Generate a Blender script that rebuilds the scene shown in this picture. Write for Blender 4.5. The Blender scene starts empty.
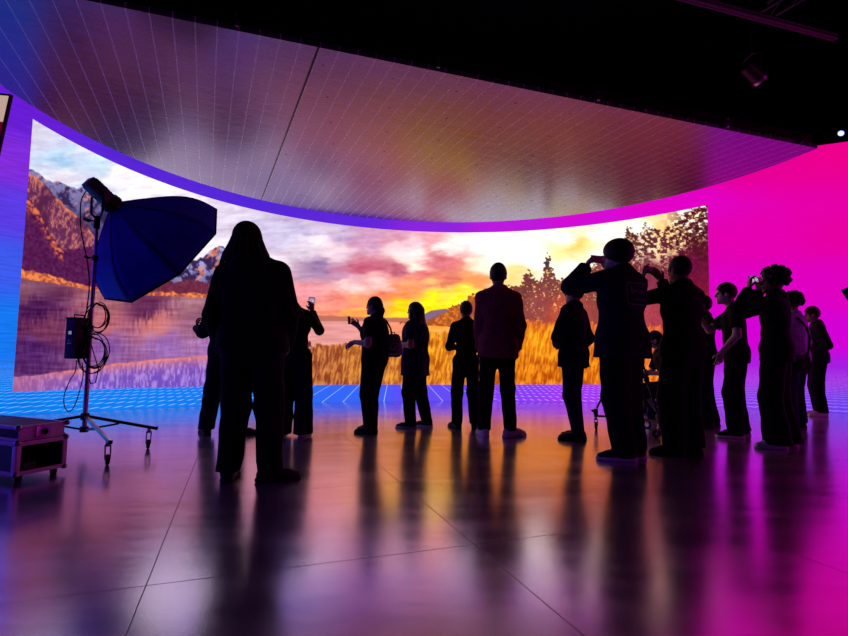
import bpy, bmesh, math, random
import numpy as np
from mathutils import Vector, Matrix

scene = bpy.context.scene
COL = scene.collection
PI = math.pi
rng = np.random.default_rng(7)
random.seed(7)

# ------------------------------------------------------------------ materials
def lin(c):
    c = np.asarray(c, float) / 255.0
    return np.where(c <= 0.04045, c / 12.92, ((c + 0.055) / 1.055) ** 2.4)

def principled(name, color, rough=0.6, metal=0.0, spec=0.5, sheen=0.0):
    m = bpy.data.materials.new(name); m.use_nodes = True
    b = m.node_tree.nodes['Principled BSDF']
    b.inputs['Base Color'].default_value = (*color, 1)
    b.inputs['Roughness'].default_value = rough
    b.inputs['Metallic'].default_value = metal
    b.inputs['Specular IOR Level'].default_value = spec
    if sheen: b.inputs['Sheen Weight'].default_value = sheen
    return m

def noisy(name, color, rough=0.6, metal=0.0, spec=0.5, scale=40.0, var=0.35, bump=0.0):
    """principled with procedural colour variation and bump"""
    m = principled(name, color, rough, metal, spec)
    nt = m.node_tree; n = nt.nodes; l = nt.links; b = n['Principled BSDF']
    tc = n.new('ShaderNodeTexCoord'); no = n.new('ShaderNodeTexNoise')
    no.inputs['Scale'].default_value = scale; no.inputs['Detail'].default_value = 5
    l.new(tc.outputs['Object'], no.inputs['Vector'])
    r = n.new('ShaderNodeValToRGB')
    r.color_ramp.elements[0].position = 0.3; r.color_ramp.elements[1].position = 0.7
    r.color_ramp.elements[0].color = (*[max(0, c * (1 - var)) for c in color], 1)
    r.color_ramp.elements[1].color = (*[min(1, c * (1 + var)) for c in color], 1)
    l.new(no.outputs['Fac'], r.inputs['Fac']); l.new(r.outputs['Color'], b.inputs['Base Color'])
    if bump:
        bp = n.new('ShaderNodeBump'); bp.inputs['Strength'].default_value = bump; bp.inputs['Distance'].default_value = 0.01
        l.new(no.outputs['Fac'], bp.inputs['Height']); l.new(bp.outputs['Normal'], b.inputs['Normal'])
    return m

def emitter(name, color, strength):
    m = bpy.data.materials.new(name); m.use_nodes = True
    nt = m.node_tree; nt.nodes.clear()
    e = nt.nodes.new('ShaderNodeEmission'); o = nt.nodes.new('ShaderNodeOutputMaterial')
    e.inputs['Color'].default_value = (*color, 1); e.inputs['Strength'].default_value = strength
    nt.links.new(e.outputs[0], o.inputs[0]); return m

M = {}
def cloth(name, color): M[name] = noisy(name, color, 0.85, 0, 0.12, 25, 0.3, 0.25)
cloth('black_cloth', (0.008, 0.008, 0.010)); cloth('navy_cloth', (0.010, 0.012, 0.030)); cloth('maroon_cloth', (0.32, 0.05, 0.09))
cloth('denim', (0.018, 0.026, 0.055)); cloth('dark_denim', (0.010, 0.012, 0.022)); cloth('lavender_cloth', (0.50, 0.50, 0.72))
cloth('charcoal_cloth', (0.016, 0.016, 0.020)); cloth('blue_cloth', (0.014, 0.018, 0.07)); cloth('olive_cloth', (0.02, 0.02, 0.018))
M['skin_light'] = noisy('skin_light', (0.66, 0.44, 0.37), 0.5, 0, 0.35, 18, 0.1)
M['skin_mid'] = noisy('skin_mid', (0.30, 0.16, 0.10), 0.5, 0, 0.35, 18, 0.1)
M['skin_dark'] = noisy('skin_dark', (0.07, 0.035, 0.022), 0.5, 0, 0.35, 18, 0.1)
M['hair_black'] = noisy('hair_black', (0.006, 0.005, 0.005), 0.55, 0, 0.3, 90, 0.5, 0.5)
M['hair_brown'] = noisy('hair_brown', (0.03, 0.014, 0.008), 0.55, 0, 0.3, 90, 0.5, 0.5)
M['eye'] = principled('eye', (0.10, 0.08, 0.07), 0.2)
M['white_shoe'] = noisy('white_shoe', (0.88, 0.88, 0.90), 0.6, 0, 0.3, 60, 0.1)
M['pink_shoe'] = noisy('pink_shoe', (0.82, 0.70, 0.70), 0.6, 0, 0.3, 60, 0.1)
M['black_shoe'] = noisy('black_shoe', (0.010, 0.010, 0.012), 0.6, 0, 0.3, 60, 0.2)
M['blue_shoe'] = noisy('blue_shoe', (0.02, 0.03, 0.10), 0.6, 0, 0.3, 60, 0.2)
M['white_sole'] = noisy('white_sole', (0.88, 0.88, 0.88), 0.6, 0, 0.3, 60, 0.08)
M['black_sole'] = noisy('black_sole', (0.012, 0.012, 0.012), 0.7, 0, 0.3, 60, 0.2)
M['black_plastic'] = noisy('black_plastic', (0.012, 0.012, 0.014), 0.4, 0, 0.4, 60, 0.2)
M['black_rubber'] = noisy('black_rubber', (0.010, 0.010, 0.010), 0.6, 0, 0.35, 60, 0.2)
M['black_metal'] = noisy('black_metal', (0.02, 0.02, 0.022), 0.35, 0.6, 0.5, 60, 0.2)
M['steel'] = noisy('steel', (0.45, 0.46, 0.50), 0.28, 1.0, 0.5, 30, 0.15)
M['aluminium'] = noisy('aluminium', (0.85, 0.85, 0.86), 0.5, 0.35, 0.5, 50, 0.1)
M['laminate'] = noisy('laminate', (0.010, 0.010, 0.012), 0.45, 0, 0.4, 120, 0.3, 0.3)
M['softbox_fabric'] = noisy('softbox_fabric', (0.010, 0.006, 0.55), 0.6, 0, 0.25, 14, 0.2, 0.15)
M['studio_black'] = noisy('studio_black', (0.012, 0.012, 0.013), 0.95, 0, 0.1, 3, 0.3)
M['bag_pattern'] = None
M['glass_black'] = principled('glass_black', (0.01, 0.01, 0.012), 0.08)

# ------------------------------------------------------------------ mesh building
def link(name, verts, faces, mat=None, parent=None, smooth=False, quads=False):
    me = bpy.data.meshes.new(name)
    if quads:
        v = np.asarray(verts, np.float32); f = np.asarray(faces, np.int32)
        me.vertices.add(len(v)); me.vertices.foreach_set('co', v.ravel())
        me.loops.add(f.size); me.loops.foreach_set('vertex_index', f.ravel())
        me.polygons.add(len(f)); me.polygons.foreach_set('loop_start', np.arange(0, f.size, 4, dtype=np.int32))
        me.update(calc_edges=True)
    else:
        me.from_pydata(verts, [], faces)
    me.validate()
    if smooth: me.polygons.foreach_set('use_smooth', np.ones(len(me.polygons), bool))
    me.update()
    o = bpy.data.objects.new(name, me); COL.objects.link(o)
    if mat: me.materials.append(mat)
    if parent: o.parent = parent
    return o

def tag(o, label=None, cat=None, group=None, kind=None):
    if label: o['label'] = label
    if cat: o['category'] = cat
    if group: o['group'] = group
    if kind: o['kind'] = kind
    return o

def empty(name, loc, rz, label, cat, group=None):
    o = bpy.data.objects.new(name, None); COL.objects.link(o)
    o.location = loc; o.rotation_euler = (0, 0, rz); o.empty_display_size = 0.1
    return tag(o, label, cat, group)

class MB:
    """collects shapes into one mesh"""
    def __init__(self): self.bm = bmesh.new()
    def box(self, c, s, rot=None, bevel=0.0):
        b = bmesh.new(); bmesh.ops.create_cube(b, size=1.0)
        for v in b.verts: v.co = Vector((v.co.x * s[0], v.co.y * s[1], v.co.z * s[2]))
        if bevel: bmesh.ops.bevel(b, geom=b.edges[:], offset=bevel, segments=2, affect='EDGES', profile=0.6)
        mt = Matrix.Translation(Vector(c)) @ (rot.to_4x4() if rot else Matrix())
        bmesh.ops.transform(b, matrix=mt, verts=b.verts); self._add(b); return self
    def cyl(self, a, b_, r, r2=None, n=20, bevel=0.0):
        a = Vector(a); b_ = Vector(b_); d = b_ - a
        b = bmesh.new(); bmesh.ops.create_cone(b, cap_ends=True, segments=n, radius1=r, radius2=r if r2 is None else r2, depth=d.length)
        if bevel:
            es = [e for e in b.edges if len(e.link_faces) == 2 and any(len(f.verts) > 4 for f in e.link_faces)]
            bmesh.ops.bevel(b, geom=es, offset=bevel, segments=2, affect='EDGES')
        q = Vector((0, 0, 1)).rotation_difference(d.normalized())
        bmesh.ops.transform(b, matrix=Matrix.Translation((a + b_) / 2) @ q.to_matrix().to_4x4(), verts=b.verts); self._add(b); return self
    def sphere(self, c, r, s=(1, 1, 1)):
        b = bmesh.new(); bmesh.ops.create_uvsphere(b, u_segments=20, v_segments=12, radius=r)
        for v in b.verts: v.co = Vector((v.co.x * s[0], v.co.y * s[1], v.co.z * s[2])) + Vector(c)
        self._add(b); return self
    def tube(self, pts, r, n=8, closed=False):
        pts = [Vector(p) for p in pts]; N = len(pts); b = bmesh.new(); rings = []
        up = Vector((0.13, 0.31, 0.94)); 
        for i, p in enumerate(pts):
            t = (pts[(i + 1) % N] - pts[i - 1]) if closed else (pts[min(i + 1, N - 1)] - pts[max(i - 1, 0)])
            t.normalize(); u = t.cross(up)
            if u.length < 1e-3: u = t.cross(Vector((1, 0, 0)))
            u.normalize(); w = t.cross(u); up = w.cross(t) if False else up
            rings.append([b.verts.new(p + r * (math.cos(2 * PI * k / n) * u + math.sin(2 * PI * k / n) * w)) for k in range(n)])
        for i in range(N if closed else N - 1):
            A, B = rings[i], rings[(i + 1) % N]
            for k in range(n): b.faces.new((A[k], A[(k + 1) % n], B[(k + 1) % n], B[k]))
        if not closed:
            b.faces.new(rings[0][::-1]); b.faces.new(rings[-1])
        self._add(b); return self
    def prism(self, poly, z0, z1):
        b = bmesh.new(); lo = [b.verts.new((x, y, z0)) for x, y in poly]; hi = [b.verts.new((x, y, z1)) for x, y in poly]
        N = len(poly); b.faces.new(lo[::-1]); b.faces.new(hi)
        for i in range(N): b.faces.new((lo[i], lo[(i + 1) % N], hi[(i + 1) % N], hi[i]))
        self._add(b); return self
    def faces(self, verts, faces):
        b = bmesh.new(); vs = [b.verts.new(v) for v in verts]
        for f in faces: b.faces.new([vs[i] for i in f])
        self._add(b); return self
    def _add(self, b):
        bmesh.ops.recalc_face_normals(b, faces=b.faces)
        me = bpy.data.meshes.new('tmp'); b.to_mesh(me); b.free(); self.bm.from_mesh(me); bpy.data.meshes.remove(me)
    def build(self, name, mat, parent=None, smooth=True):
        me = bpy.data.meshes.new(name); self.bm.to_mesh(me); self.bm.free()
        me.materials.append(mat)
        if smooth:
            me.polygons.foreach_set('use_smooth', np.ones(len(me.polygons), bool)); me.set_sharp_from_angle(angle=math.radians(38))
        o = bpy.data.objects.new(name, me); COL.objects.link(o)
        if parent: o.parent = parent
        return o

# ------------------------------------------------------------------ noise for the picture on the screen
def vnoise(x, y, seed=0):
    xi = np.floor(x).astype(np.int64); yi = np.floor(y).astype(np.int64); fx = x - xi; fy = y - yi
    fx = fx * fx * (3 - 2 * fx); fy = fy * fy * (3 - 2 * fy)
    def h(a, b):
        n = (a * 374761393 + b * 668265263 + seed * 1442695041) & 0x7fffffff
        n = ((n ^ (n >> 13)) * 1274126177) & 0x7fffffff
        n = ((n ^ (n >> 16)) * 1103515245 + 12345) & 0x7fffffff
        return ((n >> 8) & 0xffff) / 65535.0
    return (h(xi, yi) * (1 - fx) + h(xi + 1, yi) * fx) * (1 - fy) + (h(xi, yi + 1) * (1 - fx) + h(xi + 1, yi + 1) * fx) * fy
def fbm(x, y, oct=4, seed=0):
    s = 0; a = 0.5; t = 0
    for i in range(oct):
        s = s + a * vnoise(x * 2 ** i, y * 2 ** i, seed + i * 17); t += a; a *= 0.5
    return s / t
def sstep(a, b, x):
    t = np.clip((x - a) / (b - a), 0, 1); return t * t * (3 - 2 * t)

# ------------------------------------------------------------------ the setting: floor, studio shell
def seam_floor():
    m = principled('floor_paint', (0.05, 0.05, 0.055), 0.3, 0.85)
    nt = m.node_tree; n = nt.nodes; l = nt.links; b = n['Principled BSDF']
    tc = n.new('ShaderNodeTexCoord')
    n1 = n.new('ShaderNodeTexNoise'); n1.inputs['Scale'].default_value = 1.1; n1.inputs['Detail'].default_value = 8; n1.inputs['Roughness'].default_value = 0.65
    mp = n.new('ShaderNodeMapping'); mp.inputs['Scale'].default_value = (1.0, 3.2, 1); mp.inputs['Rotation'].default_value = (0, 0, math.radians(-16))
    l.new(tc.outputs['Object'], mp.inputs['Vector']); l.new(mp.outputs[0], n1.inputs['Vector'])
    n2 = n.new('ShaderNodeTexNoise'); n2.inputs['Scale'].default_value = 130; n2.inputs['Detail'].default_value = 3
    l.new(tc.outputs['Object'], n2.inputs['Vector'])
    def math_(op, a, b_=None):
        k = n.new('ShaderNodeMath'); k.operation = op
        for i, s in enumerate((a, b_)):
            if s is None: continue
            if isinstance(s, (int, float)): k.inputs[i].default_value = s
            else: l.new(s, k.inputs[i])
        return k.outputs[0]
    # joints between the floor sheets: rotated grid
    g = n.new('ShaderNodeMapping'); g.inputs['Rotation'].default_value = (0, 0, math.radians(-20)); g.inputs['Location'].default_value = FLOOR_OFF
    l.new(tc.outputs['Object'], g.inputs['Vector'])
    sx = n.new('ShaderNodeSeparateXYZ'); l.new(g.outputs[0], sx.inputs[0])
    wob = math_('MULTIPLY', math_('SUBTRACT', n1.outputs['Fac'], 0.5), 0.012)
    ly = math_('ABSOLUTE', math_('SUBTRACT', math_('FRACT', math_('ADD', math_('DIVIDE', math_('ADD', sx.outputs['Y'], wob), 1.22), 0.5)), 0.5))
    lx = math_('ABSOLUTE', math_('SUBTRACT', math_('FRACT', math_('ADD', math_('DIVIDE', math_('ADD', sx.outputs['X'], wob), 1.41), 0.5)), 0.5))
    dy = math_('MULTIPLY', ly, 1.22); dx = math_('MULTIPLY', lx, 1.41)
    d = math_('MINIMUM', dx, dy)
    mr = n.new('ShaderNodeMapRange'); mr.inputs['From Min'].default_value = 0.0008; mr.inputs['From Max'].default_value = 0.0030
    l.new(d, mr.inputs['Value'])
    rr = n.new('ShaderNodeMapRange'); rr.inputs['From Min'].default_value = 0.3; rr.inputs['From Max'].default_value = 0.7
    rr.inputs['To Min'].default_value = 0.15; rr.inputs['To Max'].default_value = 0.235
    l.new(n1.outputs['Fac'], rr.inputs['Value']); l.new(rr.outputs[0], b.inputs['Roughness'])
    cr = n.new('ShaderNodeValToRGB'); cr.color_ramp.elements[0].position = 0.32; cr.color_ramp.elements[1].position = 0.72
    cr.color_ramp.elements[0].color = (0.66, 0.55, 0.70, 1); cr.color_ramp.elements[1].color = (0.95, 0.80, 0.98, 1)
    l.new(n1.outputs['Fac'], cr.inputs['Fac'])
    mx = n.new('ShaderNodeMix'); mx.data_type = 'RGBA'; l.new(mr.outputs[0], mx.inputs['Factor'])
    mx.inputs[6].default_value = (0.05, 0.05, 0.05, 1); l.new(cr.outputs['Color'], mx.inputs[7])
    l.new(mx.outputs[2], b.inputs['Base Color'])
    h = math_('ADD', math_('MULTIPLY', mr.outputs[0], 0.6), math_('MULTIPLY', n2.outputs['Fac'], 0.5))
    bp = n.new('ShaderNodeBump'); bp.inputs['Strength'].default_value = 0.14; bp.inputs['Distance'].default_value = 0.003
    l.new(h, bp.inputs['Height']); l.new(bp.outputs['Normal'], b.inputs['Normal'])
    sp = math_('MULTIPLY', mr.outputs[0], 0.55); l.new(sp, b.inputs['Specular IOR Level'])
    return m
FLOOR_OFF = (0.31, -2.25, 0)
fl = MB().box((1, 2, -0.1), (30, 30, 0.2)).build('floor', seam_floor(), smooth=False); tag(fl, kind='structure')
shell = M['studio_black']
for nm, c, s in (('wall_left', (-14, 2, 4.5), (0.2, 30, 9)), ('wall_right', (16, 2, 4.5), (0.2, 30, 9)),
                 ('wall_back', (1, 17, 4.5), (30, 0.2, 9)), ('wall_front', (1, -13, 4.5), (30, 0.2, 9))):
    tag(MB().box(c, s).build(nm, shell, smooth=False), kind='structure')
tag(MB().box((1, 2, 9.1), (30, 30, 0.2)).build('ceiling', shell, smooth=False), kind='structure')

# ------------------------------------------------------------------ curved LED wall
WC = np.array([2.42, -1.14]); WR = 11.11; WTOP = 4.84
PHI0, PHI1 = -100.0, 95.0            # the whole arc
PL, PR = -45.1, 15.95               # picture edges on the arc
tabP = np.array([-45.1, -39.5, -32.0, -23.2, -12.7, -2.65, 7.64, 15.95])
tabX = np.array([24.0, 115, 220, 320, 424, 520, 620, 709])           # picture canvas across
tabT = np.array([4.05, 3.67, 3.43, 3.29, 3.30, 3.42, 3.63, 3.89])    # picture top edge, metres
tabTY = np.array([119.0, 165, 200, 222, 232, 231, 221, 205])         # canvas row of the top edge
tabBY = np.array([392.0, 389, 386, 385, 384.5, 384.7, 385, 386])
def curve(p, tab):                  # smooth table look-up
    c = np.polyfit(tabP, tab, 5); return np.polyval(c, p)
zbot = lambda p: 0.31 + 0.075 * sstep(-12, 16, p)
def wall_pt(phi, z, r=WR):
    a = np.radians(phi); return np.stack([WC[0] + r * np.sin(a), WC[1] + r * np.cos(a), z + 0 * a], -1)

def shepard(X, Y, pts, p=1.9, soft=30.0, ax=1.7):
    num = np.zeros(X.shape + (3,)); den = np.zeros(X.shape)
    for x, y, c in pts:
        w = 1.0 / (((X - x) / ax) ** 2 + (Y - y) ** 2 + soft) ** p
        num += w[..., None] * np.array(c, float); den += w
    return num / den[..., None]

SKY = [(36,130,(205,200,215)),(50,142,(200,200,222)),(60,158,(175,205,230)),(80,145,(225,222,235)),(95,165,(195,215,235)),(60,176,(220,215,228)),(110,172,(246,236,236)),(90,180,(205,212,232)),
 (150,190,(240,235,240)),(190,200,(232,226,238)),(225,212,(215,205,222)),(250,232,(196,186,212)),(230,250,(236,230,242)),(280,238,(200,190,216)),(268,262,(236,226,236)),(300,252,(214,200,216)),
 (315,243,(240,226,234)),(332,250,(238,214,222)),(345,235,(190,166,196)),(370,240,(196,152,182)),(395,237,(205,150,170)),(430,241,(226,162,172)),(300,230,(190,180,210)),(318,268,(150,125,160)),
 (340,275,(182,132,162)),(370,270,(186,100,124)),(395,273,(178,98,118)),(345,286,(250,216,214)),(380,284,(246,202,200)),(308,290,(228,158,166)),(340,300,(226,142,132)),(360,309,(240,160,92)),
 (300,305,(216,136,142)),(330,312,(222,140,120)),(400,294,(240,150,100)),(400,308,(255,208,40)),(430,300,(255,226,40)),(440,312,(255,214,30)),(460,302,(255,228,60)),(470,292,(250,226,90)),(385,296,(226,130,110)),
 (415,258,(252,236,232)),(420,268,(255,240,225)),(440,264,(196,104,116)),(455,265,(208,116,120)),(424,277,(214,118,120)),(450,281,(206,116,106)),(478,279,(228,146,96)),(490,270,(250,242,220)),(440,290,(250,215,120)),
 (405,248,(240,215,220)),(450,250,(250,246,240)),(480,245,(250,248,246)),(520,245,(250,247,244)),(540,262,(250,247,242)),(560,240,(250,248,246)),(600,236,(250,248,245)),(640,232,(250,245,236)),(575,247,(240,196,104)),(588,246,(248,226,150)),(560,252,(248,228,160)),(600,255,(250,245,235)),
 (512,274,(244,206,130)),(500,262,(250,246,236)),(662,228,(248,205,140)),(690,214,(252,246,236)),(706,240,(252,246,226)),(675,245,(250,222,170)),(570,265,(250,248,244)),(520,262,(250,248,244))]

def ridge(x, pts):
    p = np.array(pts, float); return np.interp(x, p[:, 0], p[:, 1])
def mix(a, b, t): return a + (np.asarray(b, float) - a) * t[..., None]

def paint(X, Y):
    """landscape shown on the screen; canvas units, returns sRGB 0..255"""
    wx = (fbm(X / 26, Y / 9, 5, 3) - 0.5) * 34; wy = (fbm(X / 20, Y / 7, 5, 9) - 0.5) * 16
    c = shepard(X + wx, Y + wy, SKY)
    streak = fbm(X / 30 + Y / 25, Y / 5.0, 4, 21) - 0.5
    amp = np.where(X < 470, 34, 8)
    fine = fbm(X / 12 + Y / 14 + wx / 10, Y / 3.0 + wy / 6, 4, 23) - 0.5; puff = np.abs(fbm(X / 11, Y / 6.5, 4, 27) - 0.5)
    c = c + (streak * amp + fine * amp * 1.1 + (0.10 - puff) * amp * 1.2)[..., None] * np.array([0.75, 1.0, 0.95])
    n1 = fbm(X / 7, Y / 7, 4, 31); n2 = fbm(X / 2.2, Y / 2.2, 3, 41); vs = fbm(X / 1.6, Y / 9, 3, 51); n3 = fbm(X / 14, Y / 14, 4, 61)
    # far hills on the middle horizon
    t = ridge(X, [(240,318),(318,316),(345,317),(376,318.5),(400,318.5),(425,319)]) + (n1 - .5) * 1.5
    c = mix(c, (176, 112, 96), sstep(-0.7, 0.7, Y - t) * ((X > 240) & (X < 470)))
    t = ridge(X, [(405,330),(424,316),(432,311.5),(446,309.5),(458,312),(470,330)])
    c = mix(c, (128, 104, 128), sstep(-0.7, 0.7, Y - t) * ((X > 400) & (X < 480)))
    # snow mountains
    t = ridge(X, [(10,165),(28,172),(36,176),(42,181),(60,185),(75,188),(85,186),(110,195),(140,215),(170,252),(190,264),(205,256),(212,250),(219,247),(235,252),(260,278),(292,306),(300,320)]) + (fbm(X / 6, X * 0, 4, 5) - .5) * 7
    rock = np.clip((n1 - 0.42) * 5 + (n2 - .5) * 2.2, 0, 1)
    col = mix(np.broadcast_to(np.array([58., 46, 82]), X.shape + (3,)), (176, 176, 220), rock * np.clip(1.0 - (Y - t) / 60, .25, 1) * np.where(X > 150, .95, .65))
    col = mix(col, (226, 140, 110), sstep(.62, .72, fbm(X / 5 + Y / 8, Y / 6, 3, 77)) * .7)
    mk = sstep(-0.8, 0.8, Y - t) * (X < 302)
    c = c + (col - c) * mk[..., None]
    # sunlit slope
    t = ridge(X, [(10,170),(28,176),(45,190),(60,206),(80,221),(95,240),(110,262),(130,283),(150,292),(170,300)]) + (n1 - .5) * 5
    col = mix(np.broadcast_to(np.array([96., 52, 84]), X.shape + (3,)), (206, 134, 116), np.clip((fbm(X / 1.3 + Y / 7, Y / 4, 3, 55) - .46) * 4.5, 0, 1) * .7)
    col = mix(col, (238, 152, 96), np.exp(-((Y - t) / 4) ** 2) * .6)
    col = mix(col, (84, 44, 74), sstep(.55, .75, n3))
    mk = sstep(-0.8, 0.8, Y - t) * (X < 172); c = c + (col - c) * mk[..., None]
    # shadowed purple slope with an orange tree edge
    t = ridge(X, [(10,195),(26,203),(36,212),(46,230),(56,246),(62,252),(78,250),(95,250),(112,258),(135,276),(160,287),(180,282),(200,281),(215,284),(240,283),(262,292),(300,316)]) + (n1 - .5) * 6 + (n2 - .5) * 5
    col = np.where((X > 128)[..., None], np.array([104., 52, 70]), np.array([84., 38, 78])) + ((n2 - .5) * 34)[..., None]
    col = mix(col, (214, 122, 78), np.exp(-((Y - t - 3) / 7) ** 2) * (X < 64) * np.clip((n2 - .3) * 3, 0, 1))
    mk = sstep(-0.8, 0.8, Y - t) * (X < 302); c = c + (col - c) * mk[..., None]
    # golden far shore
    t = ridge(X, [(10,271),(28,272),(60,280),(95,288),(130,292.5),(170,293),(240,296.5),(300,318)]) + (n1 - .5) * 5
    col = mix(np.broadcast_to(np.array([150., 78, 70]), X.shape + (3,)), (226, 140, 84), np.clip((n2 - .36) * 3, 0, 1))
    mk = sstep(-0.8, 0.8, Y - t) * (X < 302); c = c + (col - c) * mk[..., None]
    # water
    t = np.minimum(ridge(X, [(10,281),(28,282),(60,286),(95,292),(130,296),(170,297),(240,300),(290,312),(320,322),(376,322),(400,323),(425,325),(480,327)]), 400)
    wat = shepard(X + (vs - .5) * 16, Y + (vs - .5) * 14, [(30,292,(128,86,104)),(110,300,(150,98,108)),(200,303,(160,116,126)),(40,312,(74,36,80)),(150,310,(92,48,82)),(220,312,(108,66,98)),(50,330,(112,60,88)),(110,325,(170,104,112)),(160,325,(196,126,124)),(205,330,(150,104,126)),
        (40,352,(84,48,100)),(110,345,(130,92,150)),(170,345,(146,108,166)),(215,345,(156,116,170)),(260,330,(206,150,160)),(300,325,(214,150,156)),(330,335,(212,150,148)),(370,328,(214,152,150)),(400,330,(218,140,110)),(440,330,(240,164,84)),(320,350,(214,160,146))], soft=40, ax=1.3)
    wat = wat + ((fbm(X / 22, Y / 2.0, 3, 88) - .5) * 40)[..., None] + ((vs - .5) * 26 * (X < 250))[..., None]
    mk = sstep(-0.6, 0.6, Y - t) * (X < 485); c = c + (wat - c) * mk[..., None]
    # right-hand hill
    t = ridge(X, [(398,330),(404,324),(425,321),(440,317),(450,310),(462,303),(470,298),(478,292),(500,288)]) + (n2 - .5) * 8 + (n1 - .5) * 6
    col = mix(np.broadcast_to(np.array([150., 84, 50]), X.shape + (3,)), (232, 140, 52), np.clip((n2 - .4) * 3, 0, 1) * .7)
    mk = sstep(-0.7, 0.7, Y - t) * (X > 398) * (Y < ridge(X, [(398,325),(425,326),(460,328),(480,400)])); c = c + (col - c) * mk[..., None]
    # near shore, left: orange crest and lilac frosted grass
    t = ridge(X, [(10,378),(40,377),(60,374),(100,368),(130,363.5),(160,360),(200,356.5),(250,354),(290,352)]) + (n1 - .5) * 3
    col = mix(np.broadcast_to(np.array([112., 84, 172]), X.shape + (3,)), (194, 168, 226), np.clip((fbm(X / 1.5, Y / 6, 3, 91) - .42) * 4, 0, 1) * .6)
    col = mix(col, (176, 104, 122), np.clip(1 - (X - 20) / 70, 0, 1) * .7)
    col = mix(col, (246, 140, 96), np.exp(-np.clip(Y - t, 0, 99) / np.interp(X, [20, 90, 200], [3., 5, 6.])) * sstep(20, 90, X) * (0.75 + .5 * (n2 - .5)))
    mk = sstep(-0.8, 0.8, Y - t) * (1 - sstep(235, 275, X)); c = c + (col - c) * mk[..., None]
    # golden reeds, middle and right
    t = ridge(X, [(225,354),(280,351),(310,348),(325,345),(350,345),(376,340),(402,338),(430,334),(455,331),(470,326),(490,316),(530,312),(709,318)]) + (n1 - .5) * 5 + (vs - .5) * 7
    g1 = np.clip((fbm(X / 1.4 + Y / 9, Y / 8, 3, 101) - .36) * 3.6, 0, 1); g2 = fbm(X / 9, Y / 7, 3, 103)
    lo = shepard(X, Y, [(240,375,(110,64,84)),(320,370,(132,70,50)),(380,370,(150,82,46)),(440,360,(176,96,34)),(540,340,(206,112,32)),(540,375,(168,80,22)),(600,370,(176,84,26)),(690,330,(170,74,60)),(690,370,(206,96,48)),(620,320,(170,80,66)),(540,316,(176,84,58))], p=1.3)
    hi = shepard(X, Y, [(240,375,(190,130,120)),(320,360,(216,146,88)),(380,360,(228,160,84)),(440,350,(250,180,64)),(540,340,(255,190,56)),(540,375,(246,160,54)),(600,370,(244,160,52)),(690,330,(226,116,76)),(690,370,(246,150,60)),(620,320,(220,116,80)),(540,316,(226,130,68))], p=1.3)
    col = .94 * (lo + (hi - lo) * np.clip(g1 * .75 + (g2 - .5) * .9 + .1, 0, 1)[..., None])
    mk = sstep(-1, 1, Y - t) * sstep(235, 275, X); c = c + (col - c) * mk[..., None]
    bush = (((X - 311) / 6) ** 2 + ((Y - 345) / 4.5) ** 2 + (n2 - .5) * 2.2) < 1
    c = mix(c, (84, 40, 52), bush * .9)
    # trees on the right
    T = [(468,310),(474,298),(482,293),(500,289),(515,288),(520,286),(524,277),(526,276),(528.5,271),(530,271),(532,277),(536,282),(541,281),(543,273),(545,268),(546.5,256),(548.5,255),(550,262),(553,269),(554,279),(560,280),(568,281),(574,279),(580,271),(590,266),(604,262),(616,254),(623,242),(626,236),(628,227),(630,227),(633,234),(640,234),(645,226),(648,222),(651,228),(658,231),(664,231),(672,227),(682,222),(690,210),(700,207),(712,205)]
    t = ridge(X + (fbm(X / 4, Y / 3, 3, 115) - .5) * 11, T) + (n2 - .5) * 10 + (fbm(X / 1.3, Y / 1.3, 2, 111) - .5) * 6
    tr = shepard(X, Y, [(480,300,(150,84,60)),(525,285,(112,66,62)),(548,262,(86,62,62)),(548,285,(122,72,70)),(540,300,(140,76,76)),(560,310,(170,84,66)),(600,275,(124,72,72)),(640,240,(92,52,50)),(650,265,(112,58,70)),(650,290,(128,58,78)),(650,310,(160,72,84)),(690,235,(84,34,44)),(690,265,(100,28,60)),(690,290,(110,30,60)),(690,310,(160,60,70))], p=1.6, ax=1.0)
    tr = tr + ((n2 - .5) * 22)[..., None]
    mk = sstep(-0.7, 0.7, Y - t) * (X > 468) * (Y < ridge(X, [(468,318),(709,330)]) + (vs - .5) * 10)
    depth = Y - ridge(X, T)
    holes = sstep(.50, .60, fbm(X / 3.2, Y / 2.6, 4, 121)) * sstep(600, 655, X) * (1 - sstep(22, 42, depth)) * sstep(1, 3, depth)
    mk = mk * (1 - holes * .95)
    big = (X > 650) * sstep(.46, .54, fbm(X / 3.6, Y / 2.8, 4, 131)) * (Y < 262)
    c = c + (tr - c) * mk[..., None]
    c = mix(c, (74, 32, 40), big * sstep(655, 695, X) * .8)
    spk = sstep(.70, .76, fbm(X / 1.7, Y / 1.7, 2, 141)) * (X > 515) * sstep(-1, 4, depth) * (1 - sstep(18, 60, depth))
    c = mix(c, (255, 206, 130), spk * .75)
    g = c.mean(-1, keepdims=True); c = g + (c - g) * 1.12; c = 132 + (c - 132) * 1.10
    return np.clip(c, 0, 255)

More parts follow.
